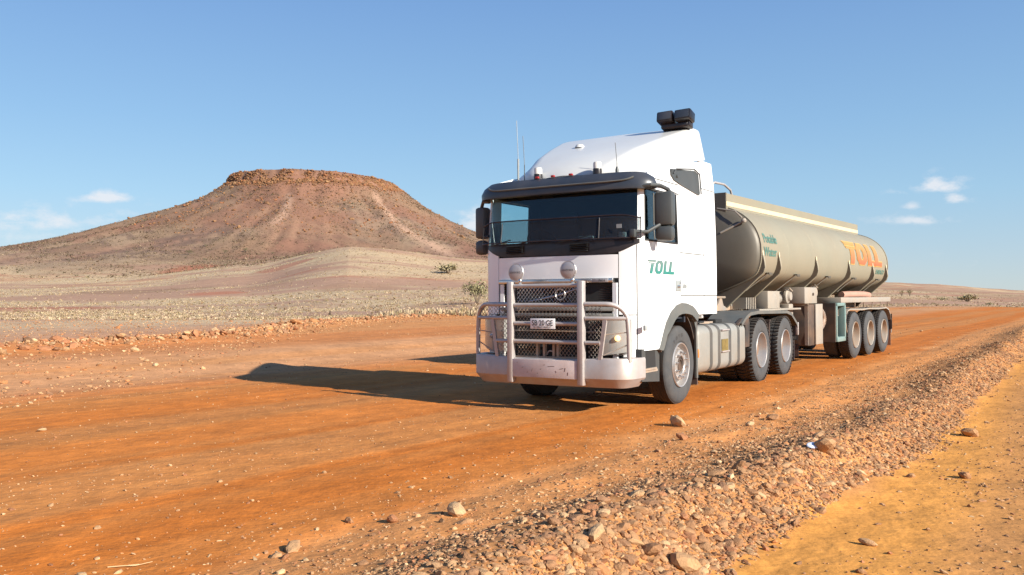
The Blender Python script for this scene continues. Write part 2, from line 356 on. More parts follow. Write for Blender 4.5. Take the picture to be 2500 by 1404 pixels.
def text_mb(txt, size, fn, cuts=0, bold=0, sx=1.0):
    cu = bpy.data.curves.new('txt', 'FONT'); cu.body = txt; cu.size = size; cu.resolution_u = 3; cu.offset = bold
    ob = bpy.data.objects.new('txt', cu); dg = bpy.context.evaluated_depsgraph_get()
    me = bpy.data.meshes.new_from_object(ob)
    bm = bmesh.new(); bm.from_mesh(me); bmesh.ops.triangulate(bm, faces=bm.faces)
    if cuts:
        ys = [v.co.y for v in bm.verts]; a, b = min(ys), max(ys)
        for i in range(1, cuts):
            bmesh.ops.bisect_plane(bm, geom=bm.verts[:]+bm.edges[:]+bm.faces[:], plane_co=(0, a+(b-a)*i/cuts, 0), plane_no=(0, 1, 0))
    bm.verts.ensure_lookup_table(); bm.verts.index_update()
    mb = MB(); mb.add([fn(v.co.x*sx, v.co.y) for v in bm.verts], [[v.index for v in f.verts] for f in bm.faces])
    bm.free(); bpy.data.objects.remove(ob); bpy.data.meshes.remove(me)
    return mb
def poly_mb(polys, fn, cuts=0):
    bm = bmesh.new()
    for p in polys:
        f = bm.faces.new([bm.verts.new((a, b, 0)) for a, b in p])
    bmesh.ops.triangulate(bm, faces=bm.faces)
    if cuts:
        ys = [v.co.y for v in bm.verts]; a, b = min(ys), max(ys)
        for i in range(1, cuts): bmesh.ops.bisect_plane(bm, geom=bm.verts[:]+bm.edges[:]+bm.faces[:], plane_co=(0, a+(b-a)*i/cuts, 0), plane_no=(0, 1, 0))
    bm.verts.index_update(); mb = MB(); mb.add([fn(v.co.x, v.co.y) for v in bm.verts], [[v.index for v in f.verts] for f in bm.faces]); bm.free(); return mb
def toll_polys(sh=.16):
    # slanted block letters, unit height; the T's bar runs on to the left as two stripes
    P = []
    P.append([(-.06, 1), (.76, 1), (.70, .86), (.06, .86)])
    P.append([(.0, .80), (.68, .80), (.64, .73), (.08, .73)])
    P.append([(.28, .70), (.56, .70), (.50, 0), (.26, 0)])
    # O as an octagonal ring of quads
    oc = lambda w, h: [(-w, -h*.55), (-w*.5, -h), (w*.5, -h), (w, -h*.55), (w, h*.55), (w*.5, h), (-w*.5, h), (-w, h*.55)]
    cx, cy = 1.08, .5; A = oc(.36, .5); B = oc(.12, .28)
    for i in range(8):
        j = (i+1) % 8; P.append([(cx+A[i][0], cy+A[i][1]), (cx+A[j][0], cy+A[j][1]), (cx+B[j][0], cy+B[j][1]), (cx+B[i][0], cy+B[i][1])])
    for x in (1.54, 2.08):
        P.append([(x, 1), (x+.24, 1), (x+.24, .22), (x, .0)]); P.append([(x+.24, .22), (x+.56, .22), (x+.56, 0), (x, 0)])
    return [[(a+sh*b-.08, b) for a, b in p] for p in P]

# ------------------------------------------------------------------ wheels
def tyre_mb(y, lug=0, r=.525):
    k = r-.525
    m = MB(); m.lathe([(.295, -.035), (.33, -.004), (.40, .004), (.46, .0), (.50+k, -.018), (.518+k, -.035), (.525+k, -.05), (.525+k, -.25), (.50+k, -.285), (.42, -.3), (.295, -.27)], (0, y, 0), 'y', 64)
    return m
def tread_mb(y, lug, r=.525):
    m = MB()
    if lug == 1:      # deep staggered drive lugs wrapping over the shoulder
        for i in range(46):
            for sd_, off in ((0, 0), (1, .5)):
                t = 2*math.pi*(i+off)/46; rot = Matrix.Rotation(-t, 3, 'Y')
                yy = y-.052 if sd_ == 0 else y-.25
                c = rot @ Vector((r+.004, 0, 0)); m.box((c.x, yy, c.z), (.03, .085, .042), rot)
                c = rot @ Vector((r+.001, 0, 0)); m.box((c.x, y-.115-.07*sd_, c.z), (.026, .06, .034), rot @ Matrix.Rotation(.4, 3, 'X'))
    elif lug == 2:     # zig-zag rib blocks
        for i in range(54):
            for k in range(4):
                t = 2*math.pi*(i+.5*(k % 2))/54; rot = Matrix.Rotation(-t, 3, 'Y')
                c = rot @ Vector((r+.002, 0, 0)); m.box((c.x, y-.06-.06*k, c.z), (.018, .044, .045), rot @ Matrix.Rotation(.3, 3, 'X'))
    else:
        for k in range(5): m.lathe([(r-.004, -.02), (r+.006, -.018), (r+.006, .018), (r-.004, .02)], (0, y-.065-.046*k, 0), 'y', 64)
    return m
def wheel(parent, x, ysurf, z, side, kind):
    """kind: steer, drive, trailer.  side=+1: outer face towards +y."""
    w = MB()
    if kind == 'steer':
        w.lathe([(.300, -.05), (.305, -.008), (.297, .006), (.285, .0), (.272, -.05), (.262, -.075), (.225, -.075), (.212, -.03), (.205, -.012), (.13, -.004), (.122, -.012), (.118, -.06), (0.001, -.06)], (0, 0, 0), 'y', 48)
    else:
        w.lathe([(.300, -.05), (.305, -.006), (.297, .006), (.287, .0), (.27, -.06), (.255, -.13), (.24, -.165)], (0, 0, 0), 'y', 48)
    rt = w.build('wheel', M['rim'] if kind != 'trailer' else M['rimdark'], parent)
    if kind != 'steer':
        w = MB(); w.lathe([(.243, -.155), (.24, -.168), (.20, -.185), (.13, -.18), (.125, -.12), (.10, -.10), (.095, -.085), (.001, -.08)], (0, 0, 0), 'y', 40); w.build('wheel_disc', M['disc'], rt)
    rr = .525 if kind != 'drive' else .535
    T_ = tyre_mb(0, 0, rr); lug = {'steer': 0, 'drive': 1, 'trailer': 2}[kind]
    if kind != 'steer': 
        o2 = tyre_mb(-.335, 0, rr); T_.add(o2.v, o2.f)
    T_.build('tyre', M['rubber'], rt)
    tr_ = tread_mb(0, lug, rr)
    if kind == 'drive': o2 = tread_mb(-.335, lug, rr); tr_.add(o2.v, o2.f)
    tr_.build('tread', M['tread'], rt, smooth=False)
    if kind == 'steer' and side > 0:
        for i in range(10):
            t = 2*math.pi*(i+.3)/10; nb = MB(); nb.lathe([(.001, .034), (.013, .03), (.018, .0), (.018, -.012)], (0, 0, 0), 'y', 8)
            shift(nb, (.168*math.cos(t), .0, .168*math.sin(t))).build('wheel_nut', M['chrome'], rt)
        h = MB(); h.lathe([(.098, -.058), (.098, -.03), (.085, -.012), (.07, -.012), (.06, -.03), (.001, -.03)], (0, 0, 0), 'y', 24); h.build('hub', M['dark'], rt)
        for i, ch in enumerate('TOYO'):
            a = R(128-i*13); c, s_ = math.cos(a), math.sin(a)
            def fn(px, py, a=a, c=c, s_=s_):
                # text runs along decreasing angle; seen from +y with front at the left
                tx, tz = s_, -c
                return (-(.385*c)-(-tx*(px-.02))*(-1)*-1+(-c)*py, .0085, .385*s_+(-tz)*0+(tz*-1)*0+s_*py+(-c)*(0)+(c)*(px-.02)*-0)
            q = text_mb(ch, .065, lambda px, py, a=a: (-(.385+py)*math.cos(a)-(px-.02)*math.sin(a), .0085, (.385+py)*math.sin(a)-(px-.02)*math.cos(a)))
            q.build('tyre_lettering', M['tread'], rt)
    else:
        nb = MB()
        for i in range(10):
            t = 2*math.pi*(i+.3)/10; b_ = MB(); b_.lathe([(.001, .03), (.014, .027), (.018, 0)], (0, 0, 0), 'y', 8); shift(b_, (.165*math.cos(t), -.18, .165*math.sin(t))); nb.add(b_.v, b_.f)
        nb.build('wheel_nuts', M['rimdark'], rt)
    rt.location = (x, ysurf, z)
    rt.rotation_euler = (0, random.random()*6 if not (kind == 'steer' and side > 0) else 0, math.pi if side < 0 else 0)
    return rt

# ================================================================== GROUND
AZ = np.concatenate([np.linspace(R(-180), R(-42), 46)[:-1], np.linspace(R(-42), R(42), 860), np.linspace(R(42), R(180), 46)[1:]])
RR = np.concatenate([[.25, .6, 1.0, 1.5, 2.1, 2.8], np.geomspace(3.3, 60, 430), np.geomspace(60.6, 900, 330), np.geomspace(915, 6500, 30)])
A_, R_ = np.meshgrid(AZ, RR); GX = R_*np.sin(A_); GY = R_*np.cos(A_)
GZ = height(GX, GY)
def lin(c): c = np.array(c)/255.; return np.where(c < .04045, c/12.92, ((c+.055)/1.055)**2.4)
def mixc(a, b, w): return a*(1-w[..., None])+b*w[..., None]
def ground_colour(X, Y, Z):
    D = np.hypot(X, Y); u, v = uv(X, Y)
    n1 = fbm(X*.9, Y*.9, 4, 101); n2 = fbm(X*.07, Y*.07, 4, 102); n3 = fbm(X*6, Y*6, 3, 103)
    road = np.array((.455, .138, .021)); roadl = np.array((.47, .19, .05)); grey = np.array((.42, .185, .058))
    sand = np.array((.55, .245, .055)); stony = np.array((.37, .175, .065)); pink = np.array((.58, .255, .085))
    c = np.broadcast_to(road, X.shape+(3,)).copy()
    wob = (fbm(u*.12, v*.6, 3, 104)-.5)*.9
    vv = v+wob
    def band(a, b, s=.1): return sst(a-s, a+s, vv)*(1-sst(b-s, b+s, vv))
    c = mixc(c, grey, band(-7.0, -5.5, .1)*(.45+.35*n1)); c = mixc(c, grey, band(-9.6, -8.3, .3)*(.45+.3*n1))
    c = mixc(c, roadl, band(-8.4, -6.9, .5)*.25)
    c = mixc(c, roadl, sst(-9.5, -14, vv)*sst(.42, .6, fbm(u*.05, v*.35, 3, 105))*.9)
    c = mixc(c, np.array((.45, .24, .118)), sst(-10.5, -15, vv)*(.35+.5*sst(.35, .6, fbm(u*.04+3, v*.2, 3, 106))))
    c = mixc(c, roadl, sst(.52, .7, fbm(v*2.2, u*.07, 3, 107))*.35*(v < -3.6))
    tr_ = (fbm(v*7+fbm(u*.15, v*0, 2, 160)*1.2, u*.02, 3, 161)-.5)*1.0+(fbm(v*20, u*.03, 2, 162)-.5)*.5
    c = c*(1+np.clip(tr_, -.4, .4)*.28*(D < 70))[..., None]
    for vt in (-4.85, -7.0): c = mixc(c, road*.88, np.exp(-((v-vt+(fbm(u*.1, u*0, 2, 163)-.5)*.2)/.17)**4)*.5)
    sh = sst(-4.15+.0, -3.5, v+(n1-.5)*.8)
    c = mixc(c, pink, sh*.85)
    c = mixc(c, stony, sst(-1.5, -.95, v-TOE(u)+(n1-.5)*.5)*.75)
    c = mixc(c, sand, sst(-.14, .12, v-TOE(u)+(n1-.5)*.35))
    c = mixc(c, stony, sst(-.95, -.45, v+(n2-.5)*1.2)*(.45+.4*n1))
    # far side of the road: gravelly verge then the grassed plain
    out = sst(0, 5, side_of_ridge(X, Y))
    verge = np.array((.40, .21, .115)); soil = np.array((.34, .205, .135)); straw = np.array((0.471, 0.363, 0.217)); red = np.array((0.320, 0.133, 0.078)); brown = np.array((0.210, 0.135, 0.083))
    c = mixc(c, verge, out*sst(14, 20, D))
    g = grassiness(X, Y)
    base = mixc(np.broadcast_to(soil, c.shape), red, sst(.55, .68, fbm(X*.018, Y*.03, 3, 111)))
    base = mixc(base, straw, np.clip(g, 0, 1)*.85)
    far = sst(3, 14, side_of_ridge(X, Y)+(n2-.5)*8)*sst(25, 45, D)
    c = mixc(c, base, far)
    dx = X-MX; dy = Y-MY; rr = np.hypot(dx, dy)
    rock = np.array((.215, .125, .085)); rockl = np.array((.245, .168, .11)); rockd = np.array((0.133, 0.087, 0.066)); wash = np.array((0.391, 0.246, 0.168))
    m1 = fbm(X*.06, Y*.06, 5, 120); m2 = fbm(X*.22, Y*.22, 4, 121)
    mc = mixc(np.broadcast_to(rock, c.shape), rockl, sst(.38, .62, m1)); mc = mixc(mc, rockd, sst(.5, .66, m2)*.75)
    mc = mixc(mc, np.array((.22, .105, .065)), sst(.5, .64, fbm(X*.018+4, Y*.02, 3, 125))*.55); mc = mixc(mc, brown, sst(.5, .66, fbm(X*.03+9, Y*.03, 3, 122))*.6)
    # two pale washes running down the slope
    th = np.arctan2(dx, -dy)
    w1 = np.exp(-((th+.03+.07*np.sin(rr*.05))/.028)**2)*sst(60, 66, rr)*(1-sst(104, 118, rr))
    w2 = np.exp(-((th-.88+.002*rr-.05*np.sin(rr*.05))/.035)**2)*sst(58, 64, rr)*(1-sst(150, 185, rr))
    mc = mixc(mc, wash, np.clip(w1+w2, 0, 1)*.85)
    cap = np.clip(1-np.abs(rr-52)/7, 0, 1)*(Z > 55)
    mc = mixc(mc, np.array((.24, .12, .08)), cap*.7)
    mm = (1-sst(165, 235, rr+(n2-.5)*50))
    c = mixc(c, mc, mm)
    for w_, cc in patches(X, Y): c = mixc(c, np.array(cc), w_)
    c = c*(.86+.28*n3*(D < 60)[...]+.14*(D >= 60))[..., None] if True else c
    return np.clip(c, 0, 1)
PATCH = [(450, 657, 80, 10, (.34, .125, .07), .85), (690, 652, 70, 8, (.33, .13, .08), .7), (530, 716, 95, 6, (.35, .14, .08), .8), (320, 712, 190, 8, (.25, .145, .09), .8), (640, 698, 90, 9, (.27, .16, .10), .6),
         (880, 700, 100, 9, (.30, .18, .11), .55), (1080, 745, 90, 6, (.29, .16, .10), .6), (150, 655, 130, 12, (.27, .19, .12), .5), (700, 745, 120, 6, (.30, .19, .12), .5), (1900, 728, 300, 20, (.3, .17, .1), .4), (2300, 712, 200, 60, (.28, .17, .1), .5)]
PC = []
for px_, py_, wx, wy, cc, st in PATCH:       # bare red and brown patches showing between the grass
    d = pix_dir(px_, py_); t = np.geomspace(40, 900, 1500); hh = height(d.x*t, d.y*t); q_ = int(np.argmax(HC+d.z*t < hh)); PC.append((float(d.x*t[q_]), float(d.y*t[q_]), wx, wy, cc, st))
def patches(X, Y):
    n2 = fbm(X*.07, Y*.07, 4, 102); out = []
    for X0, Y0, wx, wy, cc, st in PC:
        w_ = wx/F*Y0; e_ = ((X-X0)/w_)**2+((Y-Y0+(X-X0)*.12)/(wy*1.6))**2+(n2-.5)*1.6
        out.append(((1-sst(.55, 1.15, e_))*st, cc))
    return out
def side_of_ridge(X, Y):
    # distance beyond the pushed-up ridge at the far side of the road (positive = beyond)
    xs = np.array([p[0] for p in RIDGE]); ys = np.array([p[1] for p in RIDGE])
    ax = PX+F*np.clip(X/np.maximum(Y, .5), -3, 3)
    rp = PX+F*xs/ys
    yr = np.interp(ax, rp, ys)
    yr = np.where(ax > 1250, yr+(ax-1250)*.055, yr)
    return np.where(Y > 1, Y-yr, -20)
def grassiness(X, Y):
    D = np.hypot(X, Y); az = X/np.maximum(Y, 1)
    a = fbm(X*.015+5, Y*.05, 4, 130); b = fbm(X*.1, Y*.22, 3, 131)
    g = sst(.38, .58, a*.7+b*.3)
    g = np.maximum(g, .9*np.exp(-((side_of_ridge(X, Y)-16)/9)**2))        # pale strip along the verge
    return g*(.75+.5*(b-.3))
GC = ground_colour(GX, GY, GZ)
m, nt, p = new_mat('earth'); n = nt.nodes; L = nt.links
ca = n.new('ShaderNodeVertexColor'); ca.layer_name = 'Col'
geo = n.new('ShaderNodeNewGeometry')
def gn(scale, det, rough=.6):
    q = n.new('ShaderNodeTexNoise'); q.inputs['Scale'].default_value = scale; q.inputs['Detail'].default_value = det; q.inputs['Roughness'].default_value = rough; L.new(geo.outputs['Position'], q.inputs[0]); return q.outputs[0]
def mr(src, a, b, c, d):
    q = n.new('ShaderNodeMapRange'); L.new(src, q.inputs[0])
    for i, v_ in enumerate((a, b, c, d)): q.inputs[1+i].default_value = v_
    return q.outputs[0]
def mul(a, b):
    q = n.new('ShaderNodeMath'); q.operation = 'MULTIPLY'; L.new(a, q.inputs[0]); L.new(b, q.inputs[1]); return q.outputs[0]
fine_ = gn(70, 4); mid_ = gn(9, 6); lrg = gn(.5, 6, .7)
k = mul(mul(mr(gn(2.2, 5, .7), .3, .7, .88, 1.12), mul(mr(fine_, .3, .7, .84, 1.15), mr(mid_, .3, .7, .93, 1.07))), mr(lrg, .35, .65, .9, 1.1))
sc = n.new('ShaderNodeVectorMath'); sc.operation = 'SCALE'; L.new(ca.outputs[0], sc.inputs[0]); L.new(k, sc.inputs['Scale'])
L.new(sc.outputs[0], p.inputs['Base Color']); p.inputs['Roughness'].default_value = .95; p.inputs['Specular IOR Level'].default_value = .15
b1 = n.new('ShaderNodeBump'); b1.inputs['Strength'].default_value = .3; b1.inputs['Distance'].default_value = .006; L.new(fine_, b1.inputs['Height'])
b2 = n.new('ShaderNodeBump'); b2.inputs['Strength'].default_value = .3; b2.inputs['Distance'].default_value = .02; L.new(mid_, b2.inputs['Height']); L.new(b1.outputs[0], b2.inputs['Normal'])
b3 = n.new('ShaderNodeBump'); b3.inputs['Strength'].default_value = .25; b3.inputs['Distance'].default_value = .35; L.new(lrg, b3.inputs['Height']); L.new(b2.outputs[0], b3.inputs['Normal'])
L.new(b3.outputs[0], p.inputs['Normal']); M['earth'] = m

def grid_object(name, sel, kind='structure', label=None):
    nr, na = GX.shape
    I, J = np.nonzero(sel)
    q = np.stack([I*na+J, I*na+J+1, (I+1)*na+J+1, (I+1)*na+J], 1)
    used, inv = np.unique(q.ravel(), return_inverse=True); q = inv.reshape(-1, 4)
    co = np.stack([GX.ravel()[used], GY.ravel()[used], GZ.ravel()[used]], 1)
    me = bpy.data.meshes.new(name); me.vertices.add(len(co)); me.vertices.foreach_set('co', co.ravel().astype(np.float32))
    q = q[:, ::-1]
    me.loops.add(q.size); me.loops.foreach_set('vertex_index', q.ravel().astype(np.int32))
    me.polygons.add(len(q)); me.polygons.foreach_set('loop_start', np.arange(0, q.size, 4, dtype=np.int32)); me.polygons.foreach_set('loop_total', np.full(len(q), 4, np.int32))
    me.polygons.foreach_set('use_smooth', np.ones(len(q), bool)); me.update()
    at = me.color_attributes.new('Col', 'FLOAT_COLOR', 'POINT'); c4 = np.ones((len(co), 4), np.float32); c4[:, :3] = GC.reshape(-1, 3)[used]; at.data.foreach_set('color', c4.ravel())
    me.materials.append(M['earth']); o = bpy.data.objects.new(name, me); col.objects.link(o); o['kind'] = kind
    return o
cxm = (GX[:-1, :-1]+GX[1:, 1:])/2; cym = (GY[:-1, :-1]+GY[1:, 1:])/2
_, vm = uv(cxm, cym); sr = side_of_ridge(cxm, cym); rrm = np.hypot(cxm-MX, cym-MY)
hill_sel = rrm < 215; road_sel = (vm < -3.7) & (sr < 0) & (cym > 2) & ~hill_sel & (np.hypot(cxm, cym) < 150)
grid_object('flat_topped_hill', hill_sel); grid_object('dirt_road', road_sel); grid_object('ground', ~(hill_sel | road_sel))

# ================================================================== PRIME MOVER
tf = Vector((-math.sin(TH), -math.cos(TH), 0)); gr = R(.6)
def root_frame(o, origin, th):
    f = Vector((-math.sin(th)*math.cos(gr), -math.cos(th)*math.cos(gr), -math.sin(gr))); l = Vector((math.cos(th), -math.sin(th), 0)); u = f.cross(l)
    mtx = Matrix((f, l, u)).transposed().to_4x4(); mtx.translation = Vector(origin); o.matrix_world = mtx
PMV = empty('prime_mover'); root_frame(PMV, (1.263, 12.571, 0.0), TH)
setp(PMV, 'white truck with alloy bull bar, dark visor and green TOLL lettering on the door', 'truck')
YC = .05; W0 = 1.2; AN = 3.4; XC = 1.02
def cabp(z):
    xf = np.interp(z, [0, .8, 2.1, 2.85, 3.05], [1.37, 1.385, 1.385, 1.27, 1.18]); w = np.interp(z, [0, 2.1, 3.05, 3.5], [W0, W0, 1.17, 1.12])
    return xf-XC, w
def plan(t, z, off=0):
    a, w = cabp(z); s = 1 if t >= 0 else -1; q = abs(t)
    if q <= 1:
        th = q*math.pi/2; c = max(math.cos(th), 0); si = math.sin(th)
        x = XC+a*c**(2/AN); y = w*si**(2/AN)
        # outward normal of the superellipse
        nx = (c**(2-2/AN))/a; ny = (si**(2-2/AN))/w; l = math.hypot(nx, ny) or 1
        return Vector((x+off*nx/l, YC+s*(y+off*ny/l), z))
    return Vector((XC-(q-1), YC+s*(w+off), z))
def t_x(x, z=1.5):
    a, w = cabp(z)
    if x <= XC: return 1+(XC-x)
    return math.acos(min(1, ((x-XC)/a)**(AN/2)))*2/math.pi
def t_y(y, z=1.5):
    a, w = cabp(z); return math.asin(min(1, (y/w))**(AN/2))*2/math.pi
def panel(mb, t0, t1, zb, zt, off=0, nt=None, nz=3, th=.018):
    nt = nt or max(2, int(abs(t1-t0)/.04))
    zb_ = zb if callable(zb) else (lambda t: zb); zt_ = zt if callable(zt) else (lambda t: zt)
    vs = []
    for o in (off, off-th):
        for i in range(nt+1):
            t = t0+(t1-t0)*i/nt
            for j in range(nz+1): vs.append(plan(t, zb_(t)+(zt_(t)-zb_(t))*j/nz, o))
    n_ = (nt+1)*(nz+1); fs = []; Q = nz+1
    for i in range(nt):
        for j in range(nz):
            a = i*Q+j; fs.append((a, a+Q, a+Q+1, a+1)); fs.append((n_+a, n_+a+1, n_+a+Q+1, n_+a+Q))
    for i in range(nt):
        a = i*Q; fs.append((a, n_+a, n_+a+Q, a+Q)); a = i*Q+nz; fs.append((a, a+Q, n_+a+Q, n_+a))
    for j in range(nz):
        a = j; fs.append((a, a+1, n_+a+1, n_+a)); a = nt*Q+j; fs.append((a, n_+a, n_+a+1, a+1))
    mb.add(vs, fs); return mb
def tx(t): return XC-(abs(t)-1) if abs(t) >= 1 else XC+cabp(1.5)[0]*math.cos(abs(t)*math.pi/2)**(2/AN)
def arch(t):
    x = tx(t); return float(np.interp(x, [-1.45, -.62, -.56, -.42, -.2, .0, .2, .4, .56, .66, .76, .80, 1.4], [1.2, 1.2, 1.25, 1.32, 1.36, 1.37, 1.34, 1.25, 1.12, .98, .82, .78, .78]))
def rooftop(t): return float(np.interp(tx(t), [-1.45, -.9, 0, .6, 1.1, 1.3], [3.46, 3.42, 3.28, 3.17, 3.04, 3.0]))
tD0, tD1, tS1, tE1 = t_x(1.255), t_x(.045), t_x(-.855), t_x(-1.40)
tW0, tW1 = t_x(1.17), t_x(.13)
g_ = .012
for s in (1, -1):
    d = MB()
    zw0, zw1 = (2.165, 2.82) if s > 0 else (2.2, 2.81)
    tW0, tW1 = (t_x(1.17), t_x(.13)) if s > 0 else (t_x(.86), t_x(.075))
    panel(d, s*tD0, s*tD1, arch, 1.5); panel(d, s*tD0, s*tD1, 1.5, zw0, nz=4); panel(d, s*tD0, s*tD1, zw1, 2.965, nz=2)
    panel(d, s*tD0, s*tW0, zw0, zw1, nt=4); panel(d, s*tW1, s*tD1, zw0, zw1)
    dr = d.build('door', M['white'], PMV)
    w = MB(); panel(w, s*tW0, s*tW1, zw0, zw1, off=-.012, th=.005); w.build('door_window', M['sideglass'], dr)
    fr = MB()
    for (a, b, za, zb) in ((tW0-.012, tW0+.012, zw0, zw1), (tW1-.012, tW1+.012, zw0, zw1), (tW0, tW1, zw0-.012, zw0+.012), (tW0, tW1, zw1-.012, zw1+.012)): panel(fr, s*a, s*b, za, zb, off=.004, nt=2 if b-a < .1 else 20, nz=1)
    fr.build('window_seal', M['seam'], dr)
    if s > 0:
        h = MB(); h.box((.14, YC+W0+.004, 1.60), (.17, .016, .15), None, .004); h.build('door_handle', M['greyink'], dr)
        h = MB(); h.box((.14, YC+W0+.016, 1.59), (.10, .012, .035), None, .004); h.box((.09, YC+W0+.016, 1.64), (.03, .01, .03)); h.build('handle_grip', M['chrome'], dr)
    q = MB(); panel(q, s*(tD1+g_), s*tS1, 2.055, lambda t: rooftop(t)-.01, nz=4); q.build('sleeper_panel', M['white'], PMV)
    q = MB(); panel(q, s*(tD1+g_), s*tS1, 1.475, 2.045); q.build('locker_door', M['white'], PMV)
    q = MB(); panel(q, s*(tD1+g_), s*tS1, arch, 1.465); q.build('lower_sill_panel', M['white'], PMV)
    q = MB(); panel(q, s*(t_x(1.1)), s*(tD1), 2.975, lambda t: rooftop(t)-.01); q.build('upper_side_panel', M['white'], PMV)
    q = MB(); panel(q, s*(tS1+g_), s*tE1, 3.02, 3.44); panel(q, s*(tS1+g_), s*tE1, 1.475, 3.01, nz=4); panel(q, s*(tS1+g_), s*tE1, 1.2, 1.465, nz=1); q.build('side_extender', M['white'], PMV)
    # corner panel between front and door
    q = MB(); panel(q, s*t_y(.90), s*(tD0-g_), 1.23, lambda t: 2.02+.11*sst(.3, .75, np.array(abs(t))), nt=14, nz=4); q.build('corner_panel', M['white'], PMV)
    q = MB(); panel(q, s*t_y(.95), s*(tD0-g_), .70, 1.222, nt=12, nz=3); q.build('lower_corner_panel', M['white'], PMV)
    q = MB(); panel(q, s*t_x(1.235), s*t_x(1.195), 2.12, 2.84, nt=4, nz=4, off=.002); q.build('windscreen_pillar', M['white'], PMV)
    # wheel arch lip
    q = MB(); xs = np.concatenate([np.linspace(-.62, .8, 30)]); secs = []
    xs = [-.64, -.58, -.5, -.4, -.25, -.1, .05, .2, .35, .47, .56, .64, .70, .76, .80]
    def archz(x): return float(np.interp(x, [-1.45, -.62, -.56, -.42, -.2, .0, .2, .4, .56, .66, .76, .80, 1.4], [1.2, 1.2, 1.25, 1.32, 1.36, 1.37, 1.34, 1.25, 1.12, .98, .82, .78, .78]))
    cx0, cz0 = .02, .55
    for x in xs:
        z = archz(x)+.005; dv = Vector((x-cx0, z-cz0)); dv.normalize(); wi = .15 if x < .6 else .1
        xi, zi = x-dv.x*wi, z-dv.y*wi; yo = YC+s*(W0+.012); yb = YC+s*(W0-.25)
        secs.append([Vector((x, yo-s*.02, z)), Vector((x, yo, z-.012)), Vector((xi, yo+s*.012, zi)), Vector((xi, yb, zi)), Vector((xi+dv.x*.02, yb, zi+dv.y*.02))])
    q.loft(secs); q.build('wheel_arch_trim', M['grey'], PMV)
# rubber seals in the shut lines of the visible side
M['seal'] = mat('grey_shut_line_seal', (.10, .105, .10), .7)
for a_, b_, za, zb in ((tD1-.002, tD1+.014, 1.37, 2.96), (tS1-.004, tS1+.014, 1.36, 3.40), (tD1+.01, tE1, 1.462, 1.477), (tD1+.01, tS1, 2.043, 2.057), (t_x(1.08), tD1, 2.963, 2.977), (tD0-.014, tD0+.002, .80, 2.10), (tS1+.01, tE1, 3.008, 3.022)):
    q = MB(); panel(q, a_, b_, za, zb, off=.0025, nt=2 if abs(b_-a_) < .1 else 24, nz=3 if zb-za > .1 else 1, th=.01); q.build('shut_line_seal', M['seal'], PMV)
# TOLL lettering, badge numbers
def side_map(x0, z0, sc): return lambda a, b: (x0-a*sc, YC+W0+.0075, z0+b*sc)
lx0, lz0 = 1.14, 1.745
lo = poly_mb(toll_polys(), lambda a, b: (lx0-a*.335, YC+W0+.006, lz0+b*.175)); lo.build('door_lettering', M['logo'], PMV, smooth=False)
tb = text_mb('600', .085, side_map(-.02, 1.565, 1), sx=1.2, bold=.003); tb.build('badge_number', M['greyink'], PMV, smooth=False)
# front: white bonnet panel
q = MB(); panel(q, -t_y(.89), t_y(.89), 1.69, 1.985, nt=26, nz=4); q.build('front_panel', M['white'], PMV)
tcw = t_x(1.235)
q = MB(); panel(q, -tcw, tcw, lambda t: 1.995+.13*float(sst(.3, .78, np.array(abs(t)))), 2.175, off=.006, nt=50); cw = q.build('windscreen_cowl', M['black'], PMV)
for yc_ in (-.55, .42):
    v_ = MB()
    for i in range(5): v_.box((1.405, yc_, 2.045+i*.022), (.03, .26, .008), Matrix.Rotation(.5, 3, 'Y'))
    v_.build('air_vent', M['seam'], cw)
q = MB(); panel(q, -t_x(1.2, 2.4), t_x(1.2, 2.4), 2.17, 2.87, off=0, nt=40, nz=10, th=.006); ws = q.build('windscreen', M['glass'], PMV)
for y0, y1, zt in ((-.55, -.05, 2.2), (.1, .6, 2.24), (-.9, -.6, 2.22)):
    q = MB(); q.tube([(1.44, y0, 2.15), (1.42, (y0+y1)/2, 2.19), (1.415, y1, zt)], .008, 6); q.build('wiper', M['seam'], PMV)
# shell behind the panels (shows dark in the seams)
q = MB(); panel(q, t_y(.2), tE1-.56, lambda t: arch(t)+.02, 2.14, off=-.024, nt=40); panel(q, -t_y(.2), -(tE1-.56), lambda t: arch(t)+.02, 2.14, off=-.024, nt=40)
for s in (1, -1):
    panel(q, s*(tW1+.02), s*(tE1-.56), 2.12, lambda t: rooftop(t)-.03, off=-.024); panel(q, s*t_x(1.15), s*(tW1+.04), 2.83, 3.0, off=-.024)
q.build('cab_frame', M['seam'], PMV)
# roof skin, back wall
secs = []
for x, z in ((1.16, 3.0), (1.0, 3.04), (.6, 3.1), (0, 3.2), (-.86, 3.33)):
    secs.append([Vector((x, YC-1.15, z-.03)), Vector((x, YC-1.05, z)), Vector((x, YC, z+.03)), Vector((x, YC+1.05, z)), Vector((x, YC+1.15, z-.03)), Vector((x, YC+1.15, z-.06)), Vector((x, YC-1.15, z-.06))])
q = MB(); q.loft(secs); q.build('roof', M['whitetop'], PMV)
q = MB(); q.b2(-.90, -.87, YC-1.16, YC+1.16, 1.15, 3.32); q.build('back_wall', M['white'], PMV)
